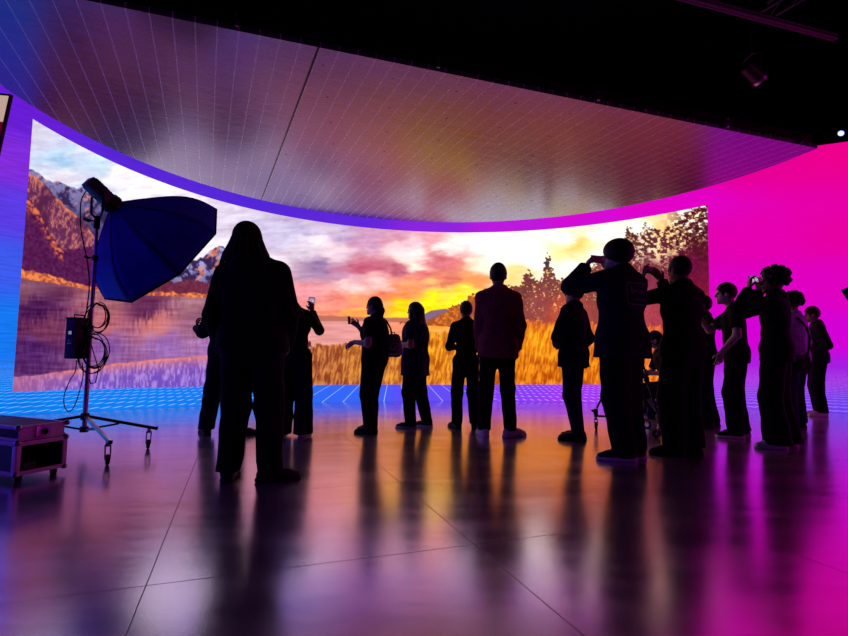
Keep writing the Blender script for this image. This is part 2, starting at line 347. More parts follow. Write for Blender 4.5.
# colour of the surround (violet on the left, magenta on the right, blue low down)
def border_color(phi, z):
    P = phi; K = [(-76,0,(60,40,220)),(-76,2,(84,24,215)),(-76,4.5,(110,20,190)),(-58,0.3,(30,90,235)),(-58,1.6,(60,46,228)),(-58,3.2,(104,24,215)),(-46,0.15,(0,128,242)),(-46,1.2,(20,120,240)),(-46,2.0,(60,90,236)),(-46,2.7,(90,60,228)),(-46,3.4,(130,44,220)),(-46,4.2,(104,28,214)),(-46,4.75,(96,20,200)),
        (-38,0.1,(10,130,245)),(-38,4.0,(84,36,214)),(-28,0.1,(24,122,248)),(-28,3.6,(84,38,216)),(-20,0.1,(50,104,250)),(-20,3.4,(96,38,218)),(-12,0.1,(100,76,250)),(-12,3.4,(140,36,224)),(-4,0.1,(140,60,250)),(-4,3.5,(190,24,224)),
        (4,0.1,(164,54,245)),(4,3.8,(214,10,214)),(12,0.1,(170,50,240)),(12,4.0,(228,0,200)),(20,0.1,(140,56,235)),(20,0.7,(176,30,226)),(20,1.3,(214,0,216)),(20,2.2,(224,0,196)),(20,3.2,(230,0,176)),(20,4.6,(232,0,150)),
        (28,0.1,(110,60,238)),(28,0.7,(160,30,226)),(28,1.3,(212,0,214)),(28,2.2,(224,0,190)),(28,3.2,(232,0,160)),(28,4.7,(238,0,140)),(60,0.1,(130,40,230)),(60,1.5,(222,0,200)),(60,4.5,(236,0,150)),(95,1.5,(222,0,200)),(95,4,(232,0,160)),(-100,1,(70,40,225)),(-100,4,(110,20,195))]
    num = np.zeros(P.shape + (3,)); den = np.zeros(P.shape)
    for p, q, col in K:
        w = 1.0 / (((P - p) / 8.0) ** 2 + ((z - q) / 0.55) ** 2 + 0.08) ** 1.8
        num += w[..., None] * np.array(col, float); den += w
    return num / den[..., None]

def color_attr(o, rgb255):
    me = o.data; a = me.color_attributes.new('Screen', 'FLOAT_COLOR', 'POINT')
    d = np.ones((len(me.vertices), 4), np.float32); d[:, :3] = lin(rgb255).reshape(-1, 3)
    a.data.foreach_set('color', d.ravel())

def screen_material(name, dots):
    m = bpy.data.materials.new(name); m.use_nodes = True; nt = m.node_tree; n = nt.nodes; l = nt.links; n.clear()
    out = n.new('ShaderNodeOutputMaterial'); em = n.new('ShaderNodeEmission'); at = n.new('ShaderNodeAttribute'); at.attribute_name = 'Screen'
    gl = n.new('ShaderNodeBsdfDiffuse'); gl.inputs['Color'].default_value = (0.01, 0.01, 0.01, 1)
    ad = n.new('ShaderNodeAddShader'); l.new(em.outputs[0], ad.inputs[0]); l.new(gl.outputs[0], ad.inputs[1]); l.new(ad.outputs[0], out.inputs[0])
    em.inputs['Strength'].default_value = 1.0 if dots else 1.12
    if not dots:
        l.new(at.outputs['Color'], em.inputs['Color']); return m
    uv = n.new('ShaderNodeUVMap'); uv.uv_map = 'metres'; sx = n.new('ShaderNodeSeparateXYZ'); l.new(uv.outputs[0], sx.inputs[0])
    def mt(op, a, b_=None):
        k = n.new('ShaderNodeMath'); k.operation = op
        for i, s in enumerate((a, b_)):
            if s is None: continue
            if isinstance(s, (int, float)): k.inputs[i].default_value = s
            else: l.new(s, k.inputs[i])
        return k.outputs[0]
    S, Z = sx.outputs['X'], sx.outputs['Y']
    # a grid floor drawn in perspective in the lower part of the picture surround
    below = mt('MAXIMUM', mt('SUBTRACT', 1.0, Z), 0.02)
    gx = mt('DIVIDE', mt('ADD', S, 3.0), below); gy = mt('DIVIDE', 1.0, below)
    fx = mt('ABSOLUTE', mt('SUBTRACT', mt('FRACT', mt('MULTIPLY', gx, 6.5)), 0.5))
    fxl = mt('ABSOLUTE', mt('SUBTRACT', mt('FRACT', mt('MULTIPLY', gx, 2.6)), 0.5))
    fy = mt('ABSOLUTE', mt('SUBTRACT', mt('FRACT', mt('MULTIPLY', gy, 13.0)), 0.5))
    def less(a, t0, t1):
        k = n.new('ShaderNodeMapRange'); l.new(a, k.inputs['Value']); k.inputs['From Min'].default_value = t0; k.inputs['From Max'].default_value = t1
        k.inputs['To Min'].default_value = 1; k.inputs['To Max'].default_value = 0; return k.outputs[0]
    dot = mt('MULTIPLY', less(fx, 0.08, 0.17), less(fy, 0.10, 0.20))
    line = less(fxl, 0.012, 0.03)
    mid = less(mt('ABSOLUTE', mt('ADD', S, 3.0)), 1.6, 2.4)
    pat = mt('ADD', mt('MULTIPLY', dot, mt('SUBTRACT', 1.0, mid)), mt('MULTIPLY', line, mid))
    low = less(Z, 0.55, 0.8)
    pat = mt('MULTIPLY', mt('MULTIPLY', pat, low), 0.55)
    # fine brushed streaks over the whole surround
    mp = n.new('ShaderNodeMapping'); mp.inputs['Rotation'].default_value = (0, 0, 0.6); mp.inputs['Scale'].default_value = (3, 40, 1); l.new(uv.outputs[0], mp.inputs['Vector'])
    ns = n.new('ShaderNodeTexNoise'); ns.inputs['Scale'].default_value = 1.0; ns.inputs['Detail'].default_value = 4; l.new(mp.outputs[0], ns.inputs['Vector'])
    left = less(S, -9.0, -5.0)
    amt = mt('ADD', mt('MULTIPLY', left, 0.75), 0.12)
    br = mt('ADD', 1.0, mt('MULTIPLY', mt('SUBTRACT', ns.outputs['Fac'], 0.5), amt))
    sc = n.new('ShaderNodeVectorMath'); sc.operation = 'SCALE'; l.new(at.outputs['Color'], sc.inputs[0]); l.new(br, sc.inputs['Scale'])
    mx = n.new('ShaderNodeMix'); mx.data_type = 'RGBA'; l.new(pat, mx.inputs['Factor']); l.new(sc.outputs[0], mx.inputs[6]); mx.inputs[7].default_value = (0.75, 0.85, 1.0, 1)
    l.new(mx.outputs[2], em.inputs['Color']); return m

def grid_faces(nu, nv, off=0):
    i, j = np.meshgrid(np.arange(nu - 1), np.arange(nv - 1), indexing='ij'); a = i * nv + j
    return (np.stack([a, a + 1, a + nv + 1, a + nv], -1).reshape(-1, 4) + off)[:, ::-1]

led = empty('led_wall', (float(wall_pt(-15, 0)[0]), float(wall_pt(-15, 0)[1]), 0), 0, 'tall curved LED screen wall showing a sunset over a mountain lake, violet to magenta surround', 'screen wall')
def on_wall(o): o.parent = led; o.matrix_parent_inverse = Matrix.Translation(-Vector(led.location)); return o
# picture area
NU, NV = 880, 320
ph = np.linspace(PL, PR, NU); tt = np.linspace(0, 1, NV)
PH, TT = np.meshgrid(ph, tt, indexing='ij')
ZB, ZT = zbot(PH), curve(PH, tabT); ZZ = ZB + (ZT - ZB) * TT
cx = curve(PH, tabX); by = curve(PH, tabBY); ty = curve(PH, tabTY); cy = by + (ty - by) * TT
o = on_wall(link('landscape_picture', wall_pt(PH, ZZ).reshape(-1, 3), grid_faces(NU, NV), None, None, True, True))
color_attr(o, paint(cx, cy)); o.data.materials.append(screen_material('landscape_screen', False))
o['label'] = 'bright landscape picture of sunset sky, mountains, lake and golden reeds'
# surround: left, right, below, above
V = []; Fc = []; UVm = []; off = 0; cols = []
def patch(p0, p1, zlo, zhi, nu, nv):
    global off
    P_, T_ = np.meshgrid(np.linspace(p0, p1, nu), np.linspace(0, 1, nv), indexing='ij')
    lo, hi = zlo(P_), zhi(P_); z = lo + (hi - lo) * T_
    V.append(wall_pt(P_, z).reshape(-1, 3)); Fc.append(grid_faces(nu, nv, off)); off += nu * nv
    UVm.append(np.stack([np.radians(P_) * WR, z], -1).reshape(-1, 2)); cols.append(border_color(P_, z).reshape(-1, 3))
z0 = lambda p: 0 * p + 0.0; z1 = lambda p: 0 * p + WTOP
patch(PHI0, PL, z0, z1, 60, 50); patch(PR, PHI1, z0, z1, 70, 50)
patch(PL, PR, z0, zbot, 240, 10); patch(PL, PR, lambda p: curve(p, tabT), z1, 240, 16)
o = on_wall(link('colour_surround', np.concatenate(V), np.concatenate(Fc), None, None, True, True))
color_attr(o, np.concatenate(cols)); uvl = o.data.uv_layers.new(name='metres'); uvs = np.concatenate(UVm)
li = np.zeros(len(o.data.loops), np.int32); o.data.loops.foreach_get('vertex_index', li); uvl.data.foreach_set('uv', uvs[li].astype(np.float32).ravel())
o.data.materials.append(screen_material('surround_screen', True)); o['label'] = 'plain glowing surround shading from blue and violet to magenta'
# cabinet shell behind the screen face
b = []
phs = np.linspace(PHI0, PHI1, 100); n_ = len(phs)
prof = [(WR + 0.015, 0), (WR + 0.015, WTOP + 0.02), (WR + 0.14, WTOP + 0.02), (WR + 0.14, 0)]
vv = np.concatenate([wall_pt(phs, np.full(n_, z), r) for r, z in prof]); ff = []
for k in range(4):
    for i in range(n_ - 1):
        a0, a1 = k * n_ + i, ((k + 1) % 4) * n_ + i; ff.append((a0, a0 + 1, a1 + 1, a1))
ff += [tuple(k * n_ for k in range(4)), tuple(k * n_ + n_ - 1 for k in range(3, -1, -1))]
on_wall(link('cabinet_shell', vv.tolist(), ff, M['black_metal'], None, False))

# ------------------------------------------------------------------ overhead LED ceiling
CZ = 3.42; CCx, CCy, CR = 0.28, 4.99, 4.41
EA = math.radians(18.0); PA = math.radians(23.5)
E0 = np.array([-2.49, 3.447]); ed = np.array([math.cos(EA), math.sin(EA)])
def ceil_mat():
    m = principled('ceiling_panel', (0.16, 0.16, 0.165), 0.34, 0.8, 0.6); nt = m.node_tree; n = nt.nodes; l = nt.links; b = n['Principled BSDF']
    tc = n.new('ShaderNodeTexCoord'); sx = n.new('ShaderNodeSeparateXYZ'); l.new(tc.outputs['Object'], sx.inputs[0])
    def mt(op, a, b_=None):
        k = n.new('ShaderNodeMath'); k.operation = op
        for i, s in enumerate((a, b_)):
            if s is None: continue
            if isinstance(s, (int, float)): k.inputs[i].default_value = s
            else: l.new(s, k.inputs[i])
        return k.outputs[0]
    SP = 0.157
    cell = mt('DIVIDE', sx.outputs['X'], SP)
    dx = mt('MULTIPLY', mt('ABSOLUTE', mt('SUBTRACT', mt('FRACT', mt('ADD', cell, 0.5)), 0.5)), SP)
    def less(a, t0, t1):
        k = n.new('ShaderNodeMapRange'); l.new(a, k.inputs['Value']); k.inputs['From Min'].default_value = t0; k.inputs['From Max'].default_value = t1
        k.inputs['To Min'].default_value = 1; k.inputs['To Max'].default_value = 0; return k.outputs[0]
    line = less(dx, 0.0025, 0.0060)
    joint = less(mt('ABSOLUTE', mt('ADD', sx.outputs['X'], 0.012)), 0.008, 0.012)
    wn = n.new('ShaderNodeTexWhiteNoise'); wn.noise_dimensions = '1D'; l.new(mt('FLOOR', cell), wn.inputs['W'])
    # rows across every strip, offset from strip to strip
    rows = mt('DIVIDE', mt('ADD', sx.outputs['Y'], mt('MULTIPLY', wn.outputs['Value'], 0.5)), 0.25)
    dyr = mt('ABSOLUTE', mt('SUBTRACT', mt('FRACT', rows), 0.5)); cross = less(dyr, 0.004, 0.012)
    w2 = n.new('ShaderNodeTexWhiteNoise'); w2.noise_dimensions = '2D'; cb = n.new('ShaderNodeCombineXYZ'); l.new(mt('FLOOR', cell), cb.inputs[0]); l.new(mt('FLOOR', mt('ADD', rows, 0.5)), cb.inputs[1]); l.new(cb.outputs[0], w2.inputs['Vector'])
    ns = n.new('ShaderNodeTexNoise'); ns.inputs['Scale'].default_value = 1.0; ns.inputs['Detail'].default_value = 6
    mp = n.new('ShaderNodeMapping'); mp.inputs['Scale'].default_value = (2.5, 14, 1); l.new(tc.outputs['Object'], mp.inputs['Vector']); l.new(mp.outputs[0], ns.inputs['Vector'])
    val = mt('MULTIPLY', mt('ADD', 0.9, mt('MULTIPLY', w2.outputs['Value'], 0.06)), mt('ADD', 0.8, mt('MULTIPLY', ns.outputs['Fac'], 0.4)))
    base = n.new('ShaderNodeVectorMath'); base.operation = 'SCALE'; base.inputs[0].default_value = CEIL_BASE; l.new(val, base.inputs['Scale'])
    m1 = n.new('ShaderNodeMix'); m1.data_type = 'RGBA'; l.new(mt('MULTIPLY', cross, 0.10), m1.inputs['Factor']); l.new(base.outputs[0], m1.inputs[6]); m1.inputs[7].default_value = (0.03, 0.03, 0.03, 1)
    m2 = n.new('ShaderNodeMix'); m2.data_type = 'RGBA'; l.new(mt('MULTIPLY', line, 0.8), m2.inputs['Factor']); l.new(m1.outputs[2], m2.inputs[6]); m2.inputs[7].default_value = (0.95, 0.95, 0.98, 1)  # seams between strips painted near white, for the light their gaps catch
    m3 = n.new('ShaderNodeMix'); m3.data_type = 'RGBA'; l.new(joint, m3.inputs['Factor']); l.new(m2.outputs[2], m3.inputs[6]); m3.inputs[7].default_value = (0.004, 0.004, 0.004, 1)
    l.new(m3.outputs[2], b.inputs['Base Color'])
    l.new(mt('MULTIPLY', mt('SUBTRACT', 1.0, joint), 0.6), b.inputs['Specular IOR Level'])
    l.new(mt('ADD', 0.20, mt('MULTIPLY', ns.outputs['Fac'], 0.14)), b.inputs['Roughness'])
    l.new(mt('MULTIPLY', mt('SUBTRACT', 1.0, line), 0.8), b.inputs['Metallic'])
    bp = n.new('ShaderNodeBump'); bp.inputs['Strength'].default_value = 0.06; bp.inputs['Distance'].default_value = 0.01; l.new(ns.outputs['Fac'], bp.inputs['Height']); l.new(bp.outputs['Normal'], b.inputs['Normal'])
    return m
CEIL_BASE = (0.27, 0.18, 0.34)
# plan outline: chord along the front edge, arc along the wall (world), then moved to a frame turned along the strips
def chord_hits():
    f = E0 - np.array([CCx, CCy]); bq = f @ ed; cq = f @ f - CR * CR; d = math.sqrt(bq * bq - cq); return -bq - d, -bq + d
tA, tB = chord_hits(); pA, pB = E0 + ed * tA, E0 + ed * tB
aA = math.atan2(pA[1] - CCy, pA[0] - CCx); aB = math.atan2(pB[1] - CCy, pB[0] - CCx)
if aA < 0: aA += 2 * PI
if aB > aA: aB -= 2 * PI
arc = [(CCx + CR * math.cos(aB + (aA - aB) * i / 90), CCy + CR * math.sin(aB + (aA - aB) * i / 90)) for i in range(91)]
J = np.array([-0.90, 3.97])      # the dark joint meets the front edge here
lc = empty('led_ceiling', (J[0], J[1], CZ), PA, 'large dark overhead LED ceiling panel of narrow strips above the crowd', 'ceiling panel')
cA, sA = math.cos(PA), math.sin(PA)
loc = lambda p: ((p[0] - J[0]) * cA + (p[1] - J[1]) * sA, -(p[0] - J[0]) * sA + (p[1] - J[1]) * cA)
poly = [loc(p) for p in arc]
MB().prism(poly, 0, 0.05).build('panel_face', ceil_mat(), lc, False)
ins = [loc((CCx + (p[0] - CCx) * 0.985, CCy + (p[1] - CCy) * 0.985)) for p in arc]
MB().prism(ins, 0.05, 0.16).build('backing_frame', M['black_metal'], lc, False)
rv = MB()
for i in range(0, 46):
    for j in range(8):
        if (i * 5 + j * 3) % 4: continue
        x = 0.08 + i * 0.157; y = 0.25 + j * 0.55 - x * 0.09
        w = (J[0] + x * cA - y * sA, J[1] + x * sA + y * cA)
        if (w[0] - CCx) ** 2 + (w[1] - CCy) ** 2 < (CR - .15) ** 2: rv.sphere((x, y, -0.001), 0.009, (1, 1, 0.5))
rv.build('rivets', M['white_sole'], lc)
for i in range(15):
    t = 0.6 + i * (tB - tA - 0.9) / 14; p = pA + ed * t + np.array([math.sin(EA), -math.cos(EA)]) * 0.02; q = loc(p); k = MB()
    k.box((q[0], q[1], 0.04), (0.03, 0.03, 0.04), None, 0.005).cyl((q[0], q[1], 0.05), (q[0], q[1], 0.13), 0.006).box((q[0], q[1] + .02, 0.12), (0.02, 0.06, 0.02), None, .003)
    k.build('hanging_clamp', M['steel'] if i % 3 == 0 else M['black_metal'], lc)

# ------------------------------------------------------------------ SDF bodies
class Sdf:
    def __init__(self): self.ops = []; self.lo = np.full(3, 1e9); self.hi = np.full(3, -1e9); self.disp = None
    def _bb(self, pts, r):
        for p in pts: self.lo = np.minimum(self.lo, np.asarray(p) - r); self.hi = np.maximum(self.hi, np.asarray(p) + r)
    def cap(self, a, b, ra, rb=None, k=0.03, flat=None, clip=None):
        rb = ra if rb is None else rb; a = np.asarray(a, float); b = np.asarray(b, float)
        self._bb([a, b], max(ra, rb)); self.ops.append(('cap', a, b, ra, rb, k, flat, clip)); return self
    def ell(self, c, r, R=None, k=0.03, sub=False, clip=None):
        c = np.asarray(c, float); r = np.asarray(r, float)
        if not sub: self._bb([c], r.max())
        self.ops.append(('sub' if sub else 'ell', c, r, R, k, None, None, clip)); return self
    def mesh(self, name, vox, mat, parent=None, cuts=()):
        pad = vox * 3; lo = self.lo - pad; n = np.ceil((self.hi + pad - lo) / vox).astype(int) + 1
        ax = [lo[i] + np.arange(n[i]) * vox for i in range(3)]
        f = np.full(n, 0.3, np.float32)
        for op in self.ops:
            kind, k, clip = op[0], op[5] if kind_cap(op) else op[4], op[7]
            if op[0] == 'cap':
                _, a, b, ra, rb, k, flat, clip = op; r = max(ra, rb) + k + 2 * vox; bl = np.minimum(a, b) - r; bh = np.maximum(a, b) + r
            else:
                _, c, rr, R, k, _, _, clip = op; r = rr.max() + k + 2 * vox; bl = c - r; bh = c + r
            i0 = np.clip(np.floor((bl - lo) / vox).astype(int), 0, n - 1); i1 = np.clip(np.ceil((bh - lo) / vox).astype(int) + 1, 1, n)
            if np.any(i1 <= i0): continue
            sl = tuple(slice(i0[i], i1[i]) for i in range(3))
            P = np.stack(np.meshgrid(*[ax[i][sl[i]] for i in range(3)], indexing='ij'), -1).astype(np.float32)
            if op[0] == 'cap':
                q, A, B = P, a, b
                if flat is not None:
                    nv, fac = np.asarray(flat[0], float), flat[1]; nv = nv / np.linalg.norm(nv); mid = (a + b) / 2
                    tr = lambda v: v + ((v - mid) @ nv)[..., None] * (fac - 1) * nv
                    q = tr(P); A = a + ((a - mid) @ nv) * (fac - 1) * nv; B = b + ((b - mid) @ nv) * (fac - 1) * nv
                ab = B - A; L = max(ab @ ab, 1e-9); t = np.clip(((q - A) @ ab) / L, 0, 1)
                d = np.linalg.norm(q - A - t[..., None] * ab, axis=-1) - (ra + (rb - ra) * t)
            else:
                q = P - c
                if R is not None: q = q @ R
                g = np.linalg.norm(q / rr, axis=-1); g2 = np.linalg.norm(q / (rr * rr), axis=-1); d = g * (g - 1) / np.maximum(g2, 1e-6)
            if clip is not None: 
                cl = clip if isinstance(clip, list) else [clip]
                for cp, cn in cl: d = np.maximum(d, (P - np.asarray(cp)) @ np.asarray(cn))
            cur = f[sl]
            if op[0] == 'sub':
                h = np.clip(0.5 - 0.5 * (cur + d) / k, 0, 1); f[sl] = cur + (-d - cur) * h + k * h * (1 - h)
            else:
                h = np.clip(0.5 + 0.5 * (d - cur) / k, 0, 1); f[sl] = d + (cur - d) * h - k * h * (1 - h)
        if self.disp is not None or cuts:
            P = np.stack(np.meshgrid(*ax, indexing='ij'), -1).astype(np.float32)
            if self.disp is not None: f = f + self.disp(P)
            for cp, cn in cuts: f = np.maximum(f, (P - np.asarray(cp)) @ np.asarray(cn))
        v, q = surface_net(f); v = v * vox + lo
        return link(name, v, q, mat, parent, True, True)
def kind_cap(op): return op[0] == 'cap'
def surface_net(f):
    s = f < 0; nx, ny, nz = f.shape
    cnt = np.zeros((nx - 1, ny - 1, nz - 1), np.int8)
    offs = [(a, b, c) for a in (0, 1) for b in (0, 1) for c in (0, 1)]
    for a, b, c in offs: cnt += s[a:nx - 1 + a, b:ny - 1 + b, c:nz - 1 + c]
    idx = np.argwhere((cnt > 0) & (cnt < 8)); ids = np.full(cnt.shape, -1, np.int32); ids[tuple(idx.T)] = np.arange(len(idx))
    pos = np.zeros((len(idx), 3)); num = np.zeros(len(idx))
    for o0 in offs:
        for axis in range(3):
            if o0[axis]: continue
            o1 = list(o0); o1[axis] = 1
            A = f[tuple((idx + o0).T)]; B = f[tuple((idx + o1).T)]; m = (A < 0) != (B < 0)
            t = np.where(m, A / np.where(m, A - B, 1), 0); p = np.array(o0) + t[:, None] * (np.array(o1) - np.array(o0))
            pos += p * m[:, None]; num += m
    pos = idx + pos / num[:, None]
    quads = []
    for axis in range(3):
        u, w = (axis + 1) % 3, (axis + 2) % 3
        s0 = [slice(1, -1)] * 3; s1 = [slice(1, -1)] * 3
        s0[axis] = slice(0, f.shape[axis] - 1); s1[axis] = slice(1, f.shape[axis])
        d = s[tuple(s0)].astype(np.int8) - s[tuple(s1)]
        for val, flip in ((1, False), (-1, True)):
            e = np.argwhere(d == val)
            if not len(e): continue
            base = e.copy(); base[:, u] += 1; base[:, w] += 1
            def cell(du, dw):
                c = base.copy(); c[:, u] -= du; c[:, w] -= dw; return ids[tuple(c.T)]
            q = np.stack([cell(1, 1), cell(0, 1), cell(0, 0), cell(1, 0)], -1)
            quads.append(q[:, ::-1] if flip else q)
    q = np.concatenate(quads); return pos, q[(q >= 0).all(1)]

def folds(seed, amp=0.006):
    r = np.random.default_rng(seed); ks = [(unit(r.normal(0, 1, 3) * np.array([1, 1, 1.3])) * r.uniform(14, 46), r.uniform(0, 6.28)) for _ in range(6)]
    def fn(P):
        w = 0
        for i, (k, ph_) in enumerate(ks): w = w + (np.sin(P @ k.astype(np.float32) + ph_) if i < 3 else 1.4 * (np.abs(np.sin(P @ k.astype(np.float32) * .5 + ph_)) - .64))
        return (amp / 3.4 * w).astype(np.float32)
    return fn

V3 = lambda *a: np.array(a, float)
def unit(v): v = np.asarray(v, float); return v / max(np.linalg.norm(v), 1e-9)
def rotz(a): c, s = math.cos(a), math.sin(a); return np.array([[c, -s, 0], [s, c, 0], [0, 0, 1.]])
def rotx(a): c, s = math.cos(a), math.sin(a); return np.array([[1., 0, 0], [0, c, -s], [0, s, c]])
def roty(a): c, s = math.cos(a), math.sin(a); return np.array([[c, 0, s], [0, 1., 0], [-s, 0, c]])
def ik(root, tgt, l1, l2, pole):
    d = tgt - root; L = np.linalg.norm(d); mx = (l1 + l2) * 0.995
    if L > mx: tgt = root + d / L * mx; d = tgt - root; L = mx
    L = max(L, abs(l1 - l2) + 0.02); u = unit(d); a = (l1 * l1 - l2 * l2 + L * L) / (2 * L); h = math.sqrt(max(l1 * l1 - a * a, 0))
    p = pole - (pole @ u) * u; p = unit(p); return root + u * a + p * h, tgt

def hand(S, w, f, n, side, s, curl=0.35, clip=None):
    """palm, four fingers and a thumb; side +1 right, -1 left"""
    f = unit(f); n = unit(n - (n @ f) * f); r = np.cross(f, n) * side
    for o in (-0.026, 0.0, 0.026):
        S.cap(w + r * o * .5 * s, w + (f * .085 + r * o) * s, .017 * s, .0145 * s, .012, (n, 1.15))
    base = [(.030, .086, .070, .0086), (.0105, .092, .080, .009), (-.0105, .089, .074, .0086), (-.031, .080, .057, .0076)]
    for i, (o, d0, L, rr) in enumerate(base):
        p = w + (f * d0 + r * o) * s; di = unit(f + r * o * 3.2); ang = 0
        c = curl * (0.85 + 0.12 * i)
        for seg, turn, r0, r1 in ((.45, .9, 1, .94), (.31, 1.25, .94, .86), (.24, .8, .86, .74)):
            ang += c * turn; dd = di * math.cos(ang) + n * math.sin(ang); q = p + dd * L * seg * s
            S.cap(p, q, rr * r0 * s, rr * r1 * s, .004); p = q
    p = w + (f * .022 + r * .026) * s; d1 = unit(r * .72 + f * .62 + n * .35); q = p + d1 * .040 * s
    S.cap(p, q, .0125 * s, .0105 * s, .010); d2 = unit(f * .85 + r * .25 + n * (.3 + curl * .4)); S.cap(q, q + d2 * .032 * s, .0102 * s, .0085 * s, .005)

def person(label, loc, yaw, H, top=dict(), legs=dict(), shoes=dict(), hair=('short', 'hair_black'), skin='skin_mid', build=1.0,
           lean=0.0, side=0.0, headyaw=0.0, headpitch=0.0, L=None, R=None, feet=((-.1, 0, 0), (.1, 0, 0)), hip=(0, 0), pelvis=None, headoff=(0, 0), vox=0.0085, seed=1, knees=((-.05, 1, 0), (.05, 1, 0)), deep=0.0, ankle_z=(.085, .085), female=False):
    """world offsets (metres from the base point) are turned into the person's own frame"""
    s = H / 1.75; Rw = rotz(-yaw); W = lambda v: Rw @ np.asarray(v, float)
    bd = build
    pel = W((hip[0], hip[1], 0)) + V3(0, 0, pelvis if pelvis else .945 * s)
    T = roty(side) @ rotx(-lean)
    B = lambda x, y, z: pel + T @ (V3(x, y, z - .945) * s)
    sw = (.155 if female else .172) * (0.6 + 0.4 * bd)
    neck = B(0, -.012, 1.485); sh = {-1: B(-sw, -.005, 1.405), 1: B(sw, -.005, 1.405)}
    hd = B(0, .02, 1.625) + W((headoff[0], headoff[1], 0)); Rh = rotz(headyaw) @ rotx(headpitch) @ np.eye(3)
    Hh = lambda x, y, z: hd + Rh @ (V3(x, y, z) * s)
    fr = T @ V3(0, 1, 0)
    tor = []                                                       # torso pieces: a, b, ra, rb, flat factor
    tor.append((B(-.058 * bd, -.012, .95), B(.058 * bd, -.012, .95), .108 * bd, .108 * bd, 1.12))
    tor.append((B(-.045 * bd, 0, 1.10), B(.045 * bd, 0, 1.10), .098 * bd if not female else .088 * bd, None, 1.2))
    tor.append((B(-.062 * bd, 0.0, 1.27), B(.062 * bd, 0.0, 1.27), .108 * bd, None, 1.22))
    tor.append((B(-sw * .62, -.004, 1.375), B(sw * .62, -.004, 1.375), .072 * (.6 + .4 * bd), None, 1.1))
    for sd in (-1, 1): tor.append((B(sd * .02, -.016, 1.47), B(sd * sw * .93, -.008, 1.412), .046, .042 * (.6 + .4 * bd), 1.0))
    tor.append((B(0, 0, .98), B(0, 0, 1.33), .115 * bd, .125 * bd, 1.3))
    tor = [(p_, q_, r_, t_, 1 + (f_ - 1) * (1 - deep)) for p_, q_, r_, t_, f_ in tor]
    arms = {}
    for sd, spec in ((-1, L), (1, R)):
        spec = dict(spec or {}); root = sh[sd]
        tgt = W(spec['wrist']) if 'wrist' in spec else root + V3(sd * .05, .06, -.53) * s
        pole = (W(spec['elbow']) - root) if 'elbow' in spec else V3(sd * .35, -1, -.1)
        if 'elbow' in spec: 
            u = unit(tgt - root); pole = pole - (pole @ u) * u
        el, wr = ik(root, tgt, .295 * s, .255 * s, pole)
        f = W(spec['fd']) if 'fd' in spec else unit(wr - el) + V3(0, .1, 0); n = W(spec['pn']) if 'pn' in spec else V3(-sd, .25, 0)
        arms[sd] = (root, el, wr, f, n, spec.get('curl', .35))
    lg = {}
    for sd, ft, kn, az in ((-1, feet[0], knees[0], ankle_z[0]), (1, feet[1], knees[1], ankle_z[1])):
        hp = pel + V3(sd * .088 * (.7 + .3 * bd), 0, -.035 * s); an = W((ft[0], ft[1], 0)) + V3(0, 0, az * s)
        k_, an2 = ik(hp, an, .425 * s, .405 * s, V3(*kn)); lg[sd] = (hp, k_, an, ft[2] - 0.0)
    # ---- the body itself
    S = Sdf()
    for a, b, ra, rb, fl_ in tor: S.cap(a, b, ra * s, (rb or ra) * s, .04, (fr, fl_))
    S.cap(neck + T @ V3(0, 0, -.03) * s, Hh(0, -.015, -.05), .056 * s, .052 * s, .03)
    for sd in (-1, 1):
        root, el, wr, f, n, cu = arms[sd]
        S.cap(root, el, .052 * s * (.6 + .4 * bd), .042 * s, .04); S.cap(el, wr, .042 * s * (.6 + .4 * bd), .028 * s, .02); hand(S, wr, f, n, sd, s, cu)
        hp, kn, an, fy = lg[sd]
        S.cap(hp, kn, .083 * s * (.55 + .45 * bd), .056 * s, .04); S.cap(kn, an, .055 * s, .037 * s, .02)
        fd = rotz(-yaw + fy) @ V3(0, 1, 0); S.cap(an + V3(0, 0, -.035) * s - fd * .03 * s, an + fd * .13 * s + V3(0, 0, -.045) * s, .032 * s, .026 * s, .02)
    S.ell(Hh(0, -.008, .022), V3(.075, .096, .102) * s, Rh, .02); S.ell(Hh(0, .026, -.052), V3(.055, .062, .060) * s, Rh, .03); S.cap(Hh(-.012, .074, -.094), Hh(.012, .074, -.094), .019 * s, None, .02)
    S.cap(Hh(-.034, .077, .028), Hh(.034, .077, .028), .012 * s, None, .02)
    for sd in (-1, 1): S.ell(Hh(sd * .031, .096, .010), V3(.015, .010, .010) * s, Rh, .012, sub=True)
    S.cap(Hh(0, .090, .014), Hh(0, .106, -.020), .0085 * s, .0135 * s, .012); S.cap(Hh(-.011, .096, -.024), Hh(.011, .096, -.024), .009 * s, None, .006)
    S.cap(Hh(-.018, .090, -.053), Hh(.018, .090, -.053), .0072 * s, None, .006); S.cap(Hh(-.015, .088, -.066), Hh(.015, .088, -.066), .0078 * s, None, .006)
    for sd in (-1, 1): S.ell(Hh(sd * .078, -.006, -.004), V3(.010, .021, .033) * s, Rh, .008)
    body = S.mesh('person', vox, M[skin]); body.location = loc; body.rotation_euler = (0, 0, yaw)
    tag(body, label, 'person')
    for sd in (-1, 1):
        MB().sphere(tuple(Hh(sd * .031, .083, .010)), .0118 * s).build('eye', M['eye'], body)
    # ---- top
    th = top.get('thick', .016) * s; hem = top.get('hem', .88); sleeve = top.get('sleeve', 'long'); tv = top.get('vox', .0105)
    S = Sdf(); S.disp = folds(seed, top.get('fold', .006))
    hem_c = (B(0, 0, hem), -(T @ V3(0, 0, 1)))
    for a, b, ra, rb, fl_ in tor: S.cap(a, b, ra * s + th, (rb or ra) * s + th * (1 if ra > .06 else .6), .04, (fr, fl_), hem_c)
